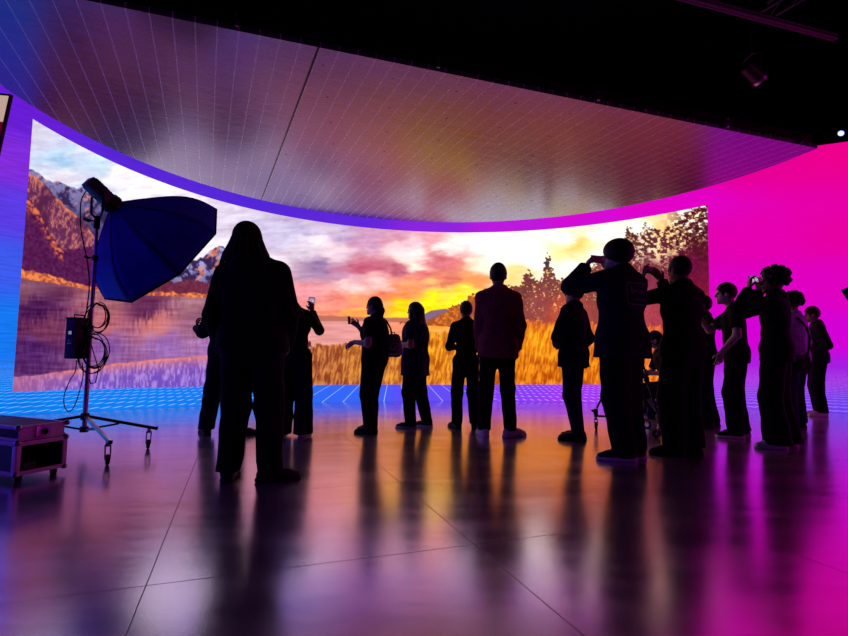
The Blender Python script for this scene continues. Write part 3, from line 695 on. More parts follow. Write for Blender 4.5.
    if hem < .93:
        fl2 = top.get('flare', 1.0); S.cap(B(-.055 * bd * fl2, -.005, .95), B(-.058 * bd * fl2, -.005, hem - .06), .112 * bd * s + th, .118 * bd * fl2 * s + th, .05, (fr, 1.1), hem_c)
        S.cap(B(.055 * bd * fl2, -.005, .95), B(.058 * bd * fl2, -.005, hem - .06), .112 * bd * s + th, .118 * bd * fl2 * s + th, .05, (fr, 1.1), hem_c)
    S.cap(neck + T @ V3(0, 0, -.05) * s, neck + (hd - neck) * .32, .062 * s + th * .8, .058 * s + th * .4, .03, None, (neck + (hd - neck) * (.30 if top.get('collar') else .02), unit(hd - neck)))
    if top.get('hood'):
        S.ell(B(0, -.105, 1.45), V3(.125, .06, .075) * s, None, .04); S.cap(B(-.09, -.02, 1.475), B(.09, -.02, 1.475), .045 * s, None, .03)
    for sd in (-1, 1):
        root, el, wr, f, n, cu = arms[sd]
        if sleeve == 'long':
            cu_c = (wr - unit(wr - el) * .005, unit(wr - el))
            S.cap(root, el, .053 * s * (.6 + .4 * bd) + th * .6, .044 * s + th * .7, .03); S.cap(el, wr + unit(wr - el) * .03, .043 * s + th * .7, .030 * s + th * .7, .03, None, cu_c)
        else:
            e2 = root + (el - root) * .80; cu_c = (root + (el - root) * .74, unit(el - root))
            S.cap(root, e2, .055 * s * (.6 + .4 * bd) + th * .6, .052 * s + th * 1.1, .03, None, cu_c)
    tp = S.mesh(top.get('name', 'shirt'), tv, M[top.get('mat', 'black_cloth')], body)
    # ---- trousers
    lt = legs.get('thick', .012) * s; wb = legs.get('bottom', .052); kw = legs.get('knee', .066)
    S = Sdf(); S.disp = folds(seed + 50, .0055)
    waist = [(B(0, 0, 1.02), T @ V3(0, 0, 1))]
    S.cap(*[np.array(x) for x in tor[0][:2]], .108 * bd * s + lt * .8, None, .05, (fr, 1.12), waist); S.cap(B(0, -.01, .95), B(0, -.005, 1.0), .112 * bd * s + lt * .5, None, .04, (fr, 1.15), waist)
    for sd in (-1, 1):
        hp, kn, an, fy = lg[sd]; end = an + unit(kn - an) * legs.get('short', 0.0) * s
        S.cap(hp, kn, .085 * s * (.55 + .45 * bd) + lt, kw * s + lt, .04)
        low = end - unit(kn - an) * .06 * s
        S.cap(kn, low, kw * s + lt, wb * s + lt, .03, None, (end + V3(0, 0, -.02 - legs.get('drop', 0)), V3(0, 0, -1)))
    S.mesh(legs.get('name', 'trousers'), .0105, M[legs.get('mat', 'black_cloth')], body)
    # ---- shoes
    for sd in (-1, 1):
        hp, kn, an, fy = lg[sd]; fd = rotz(-yaw + fy) @ V3(0, 1, 0); rt = np.cross(fd, V3(0, 0, 1)); g = an - V3(0, 0, .085) * s; g[2] = max(g[2], 0.0)
        Q = lambda x, y, z: g + (rt * x + fd * y) * s + V3(0, 0, z * s)
        S = Sdf(); c = [(Q(0, 0, .022), V3(0, 0, -1)), (Q(0, 0, .118), V3(0, 0, 1))]
        S.cap(Q(0, -.045, .045), Q(0, .02, .055), .040 * s, .043 * s, .02); S.cap(Q(0, -.02, .06), Q(0, -.005, .12), .044 * s, .044 * s, .03)
        S.cap(Q(0, .02, .055), Q(.004, .115, .036), .043 * s, .041 * s, .02); S.cap(Q(.004, .115, .036), Q(0, .175, .028), .041 * s, .031 * s, .02)
        so = S.mesh('shoe', .0075, M[shoes.get('mat', 'black_shoe')], body, c)
        S = Sdf(); c = [(Q(0, 0, .0015), V3(0, 0, -1)), (Q(0, 0, .031), V3(0, 0, 1))]
        S.cap(Q(0, -.05, .012), Q(.002, .06, .012), .043 * s, .042 * s, .02); S.cap(Q(.002, .06, .012), Q(.004, .12, .012), .042 * s, .047 * s, .02); S.cap(Q(.004, .12, .012), Q(0, .178, .012), .047 * s, .036 * s, .02)
        S.mesh('sole', .0075, M[shoes.get('sole', 'black_sole')], so, c)
    # ---- hair
    st, hm = hair[:2]; S = Sdf(); rr = np.random.default_rng(seed + 9)
    def cutface(): S.ell(Hh(0, .118, -.045), V3(.094, .096, .110) * s, Rh, .012, sub=True)
    if st in ('short', 'crop'):
        g = .012 if st == 'short' else .007
        S.ell(Hh(0, -.010, .030), V3(.077 + g, .097 + g, .098 + g * 1.3) * s, Rh, .02, clip=[(Hh(0, -.06, -.055), Rh @ unit(V3(0, .0, -1)))]); cutface()
        for sd in (-1, 1): S.ell(Hh(sd * .085, .012, -.03), V3(.03, .034, .042) * s, Rh, .01, sub=True)
    elif st == 'bowl':
        S.ell(Hh(0, -.014, .030), V3(.108, .124, .112) * s, Rh, .02, clip=[(Hh(0, 0, -.055), Rh @ unit(V3(0, .40, -1)))]); S.ell(Hh(0, .135, -.06), V3(.085, .07, .10) * s, Rh, .012, sub=True)
    elif st == 'curly':
        S.ell(Hh(0, -.015, .045), V3(.105, .118, .108) * s, Rh, .02)
        for _ in range(190):
            d = unit(rr.normal(0, 1, 3)); 
            if d[2] < -.62 or (d[1] > .30 and d[2] < .42) or (d[2] < -.2 and d[1] > -.1): continue
            S.ell(Hh(*(V3(0, -.015, .045) + d * V3(.110, .122, .116))), V3(.020, .020, .020) * s * rr.uniform(.7, 1.25), None, .008)
        cutface()
    elif st in ('long', 'tail'):
        S.ell(Hh(0, -.010, .028), V3(.087, .106, .108) * s, Rh, .02, clip=[(Hh(0, 0, -.07), Rh @ V3(0, 0, -1))])
        if st == 'long':
            S.cap(Hh(-.045, -.045, .0), B(-.085, -.085, 1.40), .062 * s, .050 * s, .04); S.cap(Hh(.045, -.045, .0), B(.085, -.085, 1.40), .062 * s, .050 * s, .04); S.cap(Hh(0, -.07, .0), B(0, -.12, 1.30), .070 * s, .045 * s, .04)
            S.cap(Hh(-.07, .02, .0), B(-.10, .02, 1.44), .028 * s, .02 * s, .02); S.cap(Hh(.07, .02, .0), B(.10, .02, 1.44), .028 * s, .02 * s, .02)
        else:
            S.cap(Hh(0, -.085, -.005), Hh(0, -.115, -.05), .045 * s, .036 * s, .03); S.cap(Hh(0, -.115, -.05), Hh(.0, -.115, -.19), .036 * s, .018 * s, .02); S.cap(Hh(.05, -.03, -.03), Hh(.055, -.06, -.13), .03 * s, .014 * s, .02)
        cutface()
    elif st == 'locs':
        S.ell(Hh(0, -.012, .02), V3(.092, .108, .10) * s, Rh, .02, clip=[(Hh(0, 0, -.06), Rh @ V3(0, 0, -1))])
        for i in range(30):
            a = -2.35 + 4.7 * (i % 15) / 14 + rr.uniform(-.05, .05); x, y = math.sin(a), -math.cos(a); inner = i >= 15
            g = .80 if inner else 1.0; wd = 1.0 + .42 * abs(x)
            p0 = Hh(.088 * x * g, -.012 + .104 * y * g, .03); p1 = Hh(.104 * x * wd * g, -.012 + .118 * y * g, -.08 + rr.uniform(-.01, .01)); p2 = Hh(.128 * x * wd * g + rr.uniform(-.008, .008), -.015 + .128 * y * g, -.185 - rr.uniform(0, .05))
            S.cap(p0, p1, .0135 * s, .0125 * s, .003); S.cap(p1, p2, .0125 * s, .0100 * s, .003)
        cutface()
    S.disp = folds(seed + 99, .003)
    S.mesh('hair', .006 if st == 'locs' else .0075, M[hm], body)
    if st == 'locs':
        S = Sdf(); S.ell(Hh(0, -.012, .042), V3(.098, .114, .108) * s, Rh, .02, clip=[(Hh(0, 0, .005), Rh @ unit(V3(0, -.12, -1)))]); S.cap(Hh(-.06, -.012, .012), Hh(.06, -.012, .012), .045 * s, None, .03)
        S.disp = folds(seed + 98, .003); S.mesh('knit_cap', .0085, M['black_cloth'], body)
    return dict(body=body, top=tp, W=W, B=B, Hh=Hh, s=s, arms=arms, Rw=Rw, T=T, lg=lg)

def world_of(p, v):
    b = p['body']; r = rotz(b.rotation_euler[2]) @ np.asarray(v, float); return r + np.array(b.location)

def phone(label, c, nrm, longdir, on=False):
    """slab phone: nrm = outward normal of the screen, longdir = long edge"""
    nrm = Vector(nrm).normalized(); ld = Vector(longdir); ld = (ld - ld.dot(nrm) * nrm).normalized(); wd = ld.cross(nrm)
    rot = Matrix((wd, ld, nrm)).transposed()
    root = MB().box((0, 0, 0), (0.074, 0.152, 0.009), None, 0.004).build('phone', M['black_plastic'])
    root.location = c; root.rotation_euler = rot.to_euler(); tag(root, label, 'phone')
    sc = MB().box((0, 0, 0.0048), (0.066, 0.14, 0.0012)).build('phone_screen', M['phone_on'] if on else M['glass_black'], root, False)
    cb = MB().box((-0.018, 0.052, -0.0055), (0.03, 0.034, 0.003), None, 0.001).build('camera_bump', M['black_plastic'], root)
    for k in (-1, 1): MB().cyl((-0.018, 0.052 + k * .008, -0.0065), (-0.018, 0.052 + k * .008, -0.0085), 0.006).build('lens', M['glass_black'], cb)
    return root

def phone_screen_mat():
    m = bpy.data.materials.new('phone_picture'); m.use_nodes = True; nt = m.node_tree; n = nt.nodes; l = nt.links; n.clear()
    o = n.new('ShaderNodeOutputMaterial'); e = n.new('ShaderNodeEmission'); tc = n.new('ShaderNodeTexCoord'); ns = n.new('ShaderNodeTexNoise'); ns.inputs['Scale'].default_value = 30
    r = n.new('ShaderNodeValToRGB'); r.color_ramp.elements[0].color = (0.12, 0.05, 0.22, 1); r.color_ramp.elements[1].color = (0.75, 0.6, 0.75, 1); r.color_ramp.elements[0].position = .38; r.color_ramp.elements[1].position = .62
    l.new(tc.outputs['Object'], ns.inputs['Vector']); l.new(ns.outputs['Fac'], r.inputs['Fac']); l.new(r.outputs['Color'], e.inputs['Color']); e.inputs['Strength'].default_value = 0.8; l.new(e.outputs[0], o.inputs[0]); return m
M['phone_on'] = phone_screen_mat()

# ------------------------------------------------------------------ people (world offsets in metres from each base point)
D = math.radians
P1 = person('big person seen from behind in black hoodie, knit cap and shoulder-length locs, standing nearest', (-1.27, 3.62, 0), D(0), 1.84,
    top=dict(name='hoodie', hood=True, thick=.03, hem=.86, mat='black_cloth'), legs=dict(mat='black_cloth', thick=.028, bottom=.05, knee=.07), shoes=dict(mat='black_shoe'),
    hair=('locs', 'hair_black'), skin='skin_dark', build=1.22, L=dict(wrist=(-.235, .10, .93), elbow=(-.28, -.04, 1.16), curl=.5), R=dict(wrist=(.24, .16, .97), elbow=(.37, -.06, 1.17), curl=.5),
    feet=((-.09, -.02, D(8)), (.20, -.03, D(-62))), hip=(.035, 0), headoff=(-.05, 0), side=-.04, seed=11)
P2 = person("person in black half hidden behind the big hooded person, left fist raised at waist", (-2.17, 5.46, 0), D(10), 1.70,
    top=dict(name='jacket', thick=.024, mat='navy_cloth'), legs=dict(mat='dark_denim', thick=.028, bottom=.056, knee=.07), skin='skin_mid', build=1.08,
    L=dict(wrist=(-.37, .14, 1.15), elbow=(-.30, -.02, .98), fd=(-.25, .3, 1), curl=.8), R=dict(wrist=(.2, .2, 1.0), elbow=(.3, 0, 1.1)),
    feet=((-.155, 0, D(40)), (.20, -.02, D(-60))), hip=(.04, 0), seed=12)
P3 = person('woman in cropped black top and wide jeans holding a phone up in her right hand', (-1.40, 5.48, 0), D(5), 1.62,
    top=dict(name='cropped_top', hem=1.035, thick=.016, mat='black_cloth', sleeve='long'), legs=dict(name='wide_jeans', mat='dark_denim', thick=.022, bottom=.092, knee=.078, drop=.03), shoes=dict(mat='black_shoe', sole='white_sole'), hair=('long', 'hair_black'), skin='skin_mid', build=1.0, female=True,
    R=dict(wrist=(.125, .20, 1.375), elbow=(.17, -.02, 1.17), fd=(-.15, .1, 1), pn=(-.6, .5, 0), curl=.6), L=dict(wrist=(-.2, .2, 1.0), elbow=(-.25, 0, 1.08)),
    feet=((-.11, .0, D(10)), (.115, 0, D(-10))), hip=(.0, 0), headoff=(-.10, 0), side=-.05, seed=13)
P4 = person('woman with tied-back dark hair in black t-shirt facing left, forearms held out in front', (-.585, 5.78, 0), D(68), 1.56,
    top=dict(name='t_shirt', sleeve='short', hem=.93, thick=.016, mat='black_cloth'), legs=dict(mat='black_cloth', thick=.02, bottom=.06, knee=.072), hair=('tail', 'hair_black'), skin='skin_light', build=1.22, deep=1.0, female=True, headpitch=.05,
    L=dict(wrist=(-.20, -.10, 1.03), elbow=(-.05, -.20, 1.08), fd=(-.8, 0, -.5), pn=(-.3, .6, -.7), curl=.45), R=dict(wrist=(-.19, .13, 1.22), elbow=(-.10, .22, 1.07), fd=(-.7, 0, .55), pn=(0, -1, 0), curl=.5),
    feet=((.0, -.07, D(80)), (.0, .09, D(72))), hip=(.02, 0), seed=14)
P5 = person('woman with long loose dark hair and oversized dark blue t-shirt, facing left', (-.09, 6.22, 0), D(66), 1.55,
    top=dict(name='oversized_t_shirt', sleeve='short', hem=.72, thick=.034, flare=1.1, mat='blue_cloth'), legs=dict(mat='black_cloth', thick=.024, bottom=.052, knee=.07), shoes=dict(mat='black_shoe', sole='white_sole'), hair=('long', 'hair_black'), skin='skin_light', build=1.22, deep=.9, female=True,
    L=dict(wrist=(-.21, -.08, 1.02), elbow=(-.10, -.2, 1.03), fd=(-.7, .2, .3), pn=(0, 1, 0), curl=.6), R=dict(wrist=(-.22, .08, 1.05), elbow=(-.10, .2, 1.03), fd=(-.7, -.2, .3), pn=(0, -1, 0), curl=.6),
    feet=((-.05, -.05, D(85)), (.15, .09, D(70))), hip=(-.01, 0), seed=15)
P6 = person("short slim person in black seen from behind, hands clasped, beside the tall maroon shirt", (.53, 6.25, 0), D(14), 1.57,
    top=dict(name='sweatshirt', thick=.02, hem=.93, collar=True, mat='black_cloth'), legs=dict(mat='black_cloth', thick=.018, bottom=.058, knee=.066), hair=('short', 'hair_black'), skin='skin_mid', build=.9,
    L=dict(wrist=(-.12, .16, 1.00), elbow=(-.20, -.06, 1.06), fd=(.7, .5, -.2), pn=(0, -1, 0), curl=.5), R=dict(wrist=(.06, .20, 1.00), elbow=(.17, -.06, 1.06), fd=(-.7, .3, -.2), pn=(0, -1, 0), curl=.5),
    feet=((-.10, .0, D(30)), (.125, .04, D(-15))), hip=(.0, 0), seed=16)
P7 = person('tall man seen from behind in maroon button shirt, dark trousers and white sneakers', (.85, 5.66, 0), D(-4), 1.95,
    top=dict(name='button_shirt', thick=.022, hem=.80, flare=1.08, collar=True, sleeve='long', mat='maroon_cloth', fold=.008), legs=dict(mat='black_cloth', thick=.014, bottom=.050, knee=.062), shoes=dict(mat='white_shoe', sole='white_sole'), hair=('short', 'hair_black'), skin='skin_mid', build=1.0,
    L=dict(wrist=(-.20, .16, .98), elbow=(-.235, -.06, 1.24), curl=.4), R=dict(wrist=(.235, .10, .98), elbow=(.265, -.06, 1.24), curl=.4),
    feet=((-.155, .02, D(10)), (.13, -.02, D(-58))), hip=(-.01, 0), seed=17)
P8 = person("person in dark jacket and slim jeans turned left, head behind the photographer's raised arm", (1.66, 5.55, 0), D(48), 1.74,
    top=dict(name='jacket', thick=.034, hem=.80, flare=1.12, mat='navy_cloth', fold=.008), legs=dict(name='jeans', mat='denim', thick=.012, bottom=.048, knee=.062), hair=('short', 'hair_brown'), skin='skin_light', build=1.0,
    L=dict(wrist=(-.16, .10, 1.04), elbow=(-.22, -.14, 1.08), curl=.5), R=dict(wrist=(.10, .22, .95), elbow=(.15, .10, 1.15), curl=.4),
    feet=((.03, -.05, D(72)), (.085, .09, D(55))), hip=(.0, 0), headoff=(.03, 0), seed=18)
P9 = person('tall young man with bowl haircut and printed dark jacket photographing left, left elbow raised', (1.81, 4.54, 0), D(28), 1.99,
    top=dict(name='jacket', thick=.040, hem=.80, flare=1.12, mat='navy_cloth', fold=.008, collar=True), legs=dict(mat='black_cloth', thick=.032, bottom=.060, knee=.074), shoes=dict(mat='black_shoe', sole='white_sole'), hair=('bowl', 'hair_black'), skin='skin_light', build=1.14, headyaw=.45,
    L=dict(wrist=(-.27, .20, 1.77), elbow=(-.42, -.12, 1.42), fd=(.45, .3, .7), pn=(.8, .2, .1), curl=.55), R=dict(wrist=(.0, .36, 1.78), elbow=(.02, .46, 1.44), fd=(-.4, -.1, .7), pn=(-.6, -.4, .2), curl=.55),
    feet=((-.02, -.06, D(78)), (.12, .06, D(60))), hip=(-.01, 0), headoff=(-.02, 0), seed=19)
P10 = person("man with cropped hair in black, back turned, holding a dark phone sideways at eye level", (2.47, 4.81, 0), D(24), 1.90,
    top=dict(name='sweater', thick=.026, hem=.86, mat='black_cloth', collar=True), legs=dict(mat='black_cloth', thick=.034, bottom=.068, knee=.08), shoes=dict(mat='black_shoe'), hair=('crop', 'hair_black'), skin='skin_mid', build=1.12, headyaw=.0,
    L=dict(wrist=(-.24, .26, 1.71), elbow=(-.36, .06, 1.40), fd=(.1, .1, 1), pn=(.7, -.2, 0), curl=.45), R=dict(wrist=(-.01, .34, 1.72), elbow=(.10, .42, 1.42), fd=(-.55, 0, .7), pn=(-.6, -.5, 0), curl=.5),
    feet=((-.08, -.02, D(75)), (.12, .05, D(50))), hip=(.02, 0), seed=20)
P11 = person('person seated low behind the two photographers, dark clothes with pale side stripes', (3.25, 7.05, 0), D(78), 1.70,
    top=dict(name='t_shirt', sleeve='short', thick=.018, mat='black_cloth', hem=.90), legs=dict(name='track_trousers', mat='navy_cloth', thick=.022, bottom=.055, knee=.068), shoes=dict(mat='blue_shoe', sole='white_sole'), hair=('short', 'hair_black'), skin='skin_light', build=1.0, lean=.28,
    pelvis=.53, hip=(.22, 0), L=dict(wrist=(-.10, -.10, .70), elbow=(.10, -.22, .78), fd=(-1, .2, -.2), curl=.6), R=dict(wrist=(-.10, .12, .70), elbow=(.10, .25, .78), fd=(-1, -.2, -.2), curl=.6),
    feet=((.02, -.14, D(80)), (-.02, .16, D(80))), knees=((-.1, 1, .6), (.1, 1, .6)), seed=21)
P12 = person('person in black with hands lifted to the face, mostly hidden behind the bright-armed young man', (3.80, 6.75, 0), D(70), 1.76,
    top=dict(name='sweater', thick=.022, mat='black_cloth', hem=.86), legs=dict(mat='black_cloth', thick=.024, bottom=.060, knee=.072), hair=('short', 'hair_black'), skin='skin_mid', build=1.05,
    L=dict(wrist=(-.24, -.05, 1.50), elbow=(-.20, -.22, 1.24), fd=(-.2, .2, 1), pn=(.5, .5, 0), curl=.6), R=dict(wrist=(-.22, .12, 1.48), elbow=(-.15, .30, 1.22), fd=(-.2, -.2, 1), pn=(.5, -.5, 0), curl=.6),
    feet=((-.05, -.10, D(80)), (.14, .10, D(60))), seed=22)
P13 = person("young man with brown hair and bare arm in black t-shirt, in profile facing left", (3.70, 5.96, 0), D(66), 1.82,
    top=dict(name='t_shirt', sleeve='short', thick=.020, hem=.84, mat='black_cloth'), legs=dict(mat='black_cloth', thick=.026, bottom=.062, knee=.074), shoes=dict(mat='black_shoe', sole='white_sole'), hair=('short', 'hair_brown'), skin='skin_light', build=1.0, deep=.4, lean=.05,
    L=dict(wrist=(-.27, -.18, .98), elbow=(-.15, -.28, 1.15), fd=(-.1, .2, -1), curl=.4), R=dict(wrist=(-.34, .14, 1.42), elbow=(-.20, .26, 1.22), fd=(-.3, 0, 1), pn=(0, -1, 0), curl=.6),
    feet=((-.06, -.09, D(80)), (.13, .10, D(72))), hip=(.02, 0), headoff=(-.04, 0), seed=23)
P14 = person("man with bushy curly hair in black flared trousers filming with a lit phone", (3.68, 5.28, 0), D(46), 1.88,
    top=dict(name='sweatshirt', thick=.030, hem=.84, mat='black_cloth', collar=True), legs=dict(name='flared_trousers', mat='black_cloth', thick=.026, bottom=.098, knee=.074, drop=.02), shoes=dict(mat='white_shoe', sole='white_sole'), hair=('curly', 'hair_black'), skin='skin_mid', build=1.04, headyaw=.25,
    L=dict(wrist=(-.165, .10, 1.67), elbow=(-.27, -.04, 1.38), fd=(.15, .1, 1), pn=(.8, -.1, 0), curl=.5), R=dict(wrist=(.05, .24, 1.68), elbow=(.10, .20, 1.36), fd=(-.15, 0, 1), pn=(-.7, -.5, 0), curl=.5),
    feet=((-.02, -.06, D(84)), (.19, .08, D(72))), hip=(.04, 0), headoff=(.02, 0), seed=24)
P15 = person('person with curly hair in pale lavender shirt and jeans, crossbody strap, behind the filming man', (5.07, 6.84, 0), D(30), 1.82,
    top=dict(name='shirt', thick=.026, hem=.86, mat='lavender_cloth'), legs=dict(name='jeans', mat='denim', thick=.028, bottom=.070, knee=.076), hair=('curly', 'hair_black'), skin='skin_mid', build=1.08,
    feet=((-.10, -.02, D(60)), (.06, .05, D(40))), R=dict(wrist=(.12, .25, .98), elbow=(.28, .05, 1.10)), L=dict(wrist=(-.15, .2, .98), elbow=(-.28, 0, 1.1)), seed=25)
P16 = person('person in dark jacket and pale sneakers standing farthest right, facing left', (6.53, 8.30, 0), D(64), 1.80,
    top=dict(name='jacket', thick=.030, hem=.86, mat='charcoal_cloth', collar=True), legs=dict(mat='black_cloth', thick=.022, bottom=.058, knee=.07), shoes=dict(mat='pink_shoe', sole='white_sole'), hair=('short', 'hair_brown'), skin='skin_mid', build=1.05, headpitch=-.15,
    L=dict(wrist=(-.12, -.05, 1.0), elbow=(.04, -.28, 1.12), fd=(-.7, .5, -.2), curl=.5), R=dict(wrist=(-.16, .12, 1.0), elbow=(-.05, .3, 1.12), fd=(-.7, -.4, -.2), curl=.5),
    feet=((-.02, -.08, D(84)), (.06, .08, D(76))), headoff=(-.04, 0), seed=26)
P17 = person('person at the far right edge of the picture, only the outstretched phone hand showing', (4.46, 4.42, 0), D(80), 1.74,
    top=dict(name='sweatshirt', thick=.024, hem=.88, mat='black_cloth'), legs=dict(mat='black_cloth', thick=.02), skin='skin_mid',
    L=dict(wrist=(-.54, -.05, 1.42), elbow=(-.30, -.15, 1.25), fd=(-.6, 0, .7), pn=(.2, 1, .1), curl=.6), R=dict(wrist=(-.2, .25, 1.0), elbow=(.0, .3, 1.1)), seed=27)

# print on the back of the photographer's jacket: rounded frame with a script squiggle, lying on the cloth
bm_w = lambda p, x, z, y: tuple(p['B'](x, y, z))
def back_print(p):
    k = MB(); deps = bpy.context.evaluated_depsgraph_get(); top = p['top']; me = top.data
    from mathutils.bvhtree import BVHTree
    bv = BVHTree.FromPolygons([v.co for v in me.vertices], [pl.vertices[:] for pl in me.polygons])
    def on(x, z):
        o = Vector(bm_w(p, x, z, -.6)); d = (Vector(bm_w(p, x, z, 0)) - o).normalized(); h = bv.ray_cast(o, d)[0]
        return (h if h else Vector(bm_w(p, x, z, -.15))) - d * .002
    cxp, czp, hw, hh, r = .03, 1.30, .125, .085, .03; pts = []
    for a0, sx, sz in ((0, 1, 1), (90, -1, 1), (180, -1, -1), (270, 1, -1)):
        for t in range(0, 91, 18):
            a = D(a0 + t); pts.append((cxp + sx * (hw - r) + r * math.cos(a), czp + sz * (hh - r) + r * math.sin(a)))
    dense = []
    for i in range(len(pts)):
        a, b = pts[i], pts[(i + 1) % len(pts)]; n = max(1, int(math.hypot(b[0] - a[0], b[1] - a[1]) / .02))
        dense += [(a[0] + (b[0] - a[0]) * t / n, a[1] + (b[1] - a[1]) * t / n) for t in range(n)]
    k.tube([on(*q) for q in dense], .0028, 6, True)
    w = [(cxp - .09 + .0017 * i, czp + .02 + (.032 * math.exp(-i / 9) + .016) * math.sin(i * .62) * (1 if i < 14 else .8)) for i in range(100)]
    k.tube([on(*q) for q in w], .0022, 6)
    k.tube([on(cxp - .08 + .16 * i / 12, czp - .045 - .004 * math.sin(i)) for i in range(13)], .0018, 6)
    pr = k.build('back_print', M['print_grey'], top); pr['label'] = 'grey rounded frame and script lettering on the back'
M['print_grey'] = noisy('print_grey', (0.34, 0.34, 0.36), 0.7, 0, 0.3, 60, 0.1)
back_print(P9)

# stripes down the side of the seated person's trousers
def side_stripes(p):
    tr = [c for c in p['body'].children if c.name.startswith('track_trousers')][0]
    from mathutils.bvhtree import BVHTree
    bv = BVHTree.FromPolygons([v.co for v in tr.data.vertices], [pl.vertices[:] for pl in tr.data.polygons])
    s = p['s']; W = p['W']; hp = None
    k = MB()
    an = p['lg'][-1][2]; kn = p['lg'][-1][1]; kn = an + (kn - an) * .85; an = an + (kn - an) * .12
    for off in (-.022, 0, .022):
        pts = []
        for i in range(12):
            q = an + (kn - an) * (i / 11) + W((off, 0, off * .6)); o = Vector(q + W((0, -.4, 0))); d = Vector(W((0, 1, 0))); h = bv.ray_cast(o, d)[0]
            if h: pts.append(h - d * .0015)
        if len(pts) > 2: k.tube(pts, .004, 6)
    st = k.build('side_stripes', M['white_sole'], tr); st['label'] = 'three pale stripes down the shin'
side_stripes(P11)

# shoe accents of the photographer: laces
def laces(p, mat):
    for so in [c for c in p['body'].children if c.name.startswith('shoe')]:
        co = np.array([v.co[:] for v in so.data.vertices]); top_ = co[co[:, 2] > co[:, 2].max() - .02].mean(0); toe = co[np.argmax(((co - top_)[:, :2] ** 2).sum(1))]
        d = unit((toe - top_) * np.array([1, 1, 0])); r = np.cross(d, V3(0, 0, 1))
        from mathutils.bvhtree import BVHTree
        bv = BVHTree.FromPolygons([v.co for v in so.data.vertices], [pl.vertices[:] for pl in so.data.polygons]); k = MB(); ok = False
        for i in range(4):
            pts = []
            for j in range(-3, 4):
                q = top_ + d * (.065 + i * .022) + r * j * .008; h = bv.ray_cast(Vector((q[0], q[1], .4)), Vector((0, 0, -1)))[0]
                if h: pts.append(h + Vector((0, 0, .002)))
            if len(pts) > 3: k.tube(pts, .003, 6); ok = True
        if ok: k.build('laces', mat, so)
laces(P9, M['white_sole']); laces(P7, M['pink_shoe'])

# ------------------------------------------------------------------ phones in the hands
def at(p, off): b = p['body'].location; return (b[0] + off[0], b[1] + off[1], off[2])
phone('phone held upright in the raised hand of the woman in wide jeans', at(P3, (.10, .255, 1.465)), (.12, -1, .1), (.05, 0, 1), True)
phone('phone held sideways in front of the bowl-haired photographer\'s face', at(P9, (-.125, .30, 1.865)), (.35, -.93, -.05), (-.93, -.30, 0))
phone('dark phone held sideways by the cropped-hair man in black', at(P10, (-.13, .35, 1.825)), (.35, -.9, -.05), (.9, .35, 0))
phone('lit phone held level by the curly-haired man in flared trousers', at(P14, (-.045, .20, 1.80)), (.35, -.93, .05), (.93, .35, .08), True)
phone('phone gripped by the hand at the far right edge', at(P17, (-.655, .02, 1.50)), (.8, .55, .1), (-.3, .3, 1))
# small gadget in the far hand of the woman in front
g = MB().box((0, 0, 0), (.03, .10, .012), None, .003).build('phone', M['black_plastic']); g.location = at(P4, (-.30, .12, 1.29)); g.rotation_euler = (D(70), 0, D(20))
tag(g, 'small dark phone in the far hand of the t-shirt woman facing left', 'phone'); MB().box((0, 0, .0068), (.026, .09, .0012)).build('phone_screen', M['glass_black'], g, False)

# ------------------------------------------------------------------ bags
def pattern_mat():
    m = principled('bag_fabric', (.3, .3, .3), .7); nt = m.node_tree; n = nt.nodes; l = nt.links; b = n['Principled BSDF']
    tc = n.new('ShaderNodeTexCoord'); v = n.new('ShaderNodeTexVoronoi'); v.inputs['Scale'].default_value = 26; l.new(tc.outputs['Object'], v.inputs['Vector'])
    r = n.new('ShaderNodeValToRGB'); r.color_ramp.interpolation = 'CONSTANT'; r.color_ramp.elements[0].color = (.05, .04, .06, 1); r.color_ramp.elements[1].position = .42; r.color_ramp.elements[1].color = (.55, .45, .48, 1)
    l.new(v.outputs['Distance'], r.inputs['Fac']); l.new(r.outputs['Color'], b.inputs['Base Color']); return m
M['bag_pattern'] = pattern_mat()
bg = empty('backpack', (-.355, 5.86, .93), D(-20), 'small patterned backpack hanging by a strap behind the t-shirt woman', 'bag')
S = Sdf(); S.cap((-.045, 0, .06), (.045, 0, .06), .065, None, .03, (V3(0, 1, 0), 1.5)); S.cap((-.05, 0, .0), (.05, 0, .0), .068, None, .03, (V3(0, 1, 0), 1.4)); S.cap((-.03, 0, .15), (.03, 0, .15), .055, .055, .05, (V3(0, 1, 0), 1.6)); S.disp = folds(70, .004)
S.mesh('bag_body', .007, M['bag_pattern'], bg)
S = Sdf(); S.cap((-.035, -.055, .0), (.035, -.055, .0), .042, None, .02, (V3(0, 1, 0), 1.6)); S.cap((-.03, -.05, .05), (.03, -.05, .05), .032, None, .02, (V3(0, 1, 0), 1.6)); S.mesh('front_pocket', .006, M['bag_pattern'], bg)
MB().tube([(-.03, .02, .19), (-.05, .03, .27), (-.10, .02, .36), (-.16, -.03, .42), (-.21, -.10, .40)], .011).build('shoulder_strap', M['black_cloth'], bg)
MB().tube([(.03, .03, .19), (.035, .04, .12), (.06, .03, .02), (.05, .02, -.04)], .010).build('loose_strap', M['black_cloth'], bg)
MB().tube([(-.02, 0, .19), (-.015, 0, .225), (.015, 0, .225), (.02, 0, .19)], .006).build('top_handle', M['black_cloth'], bg)
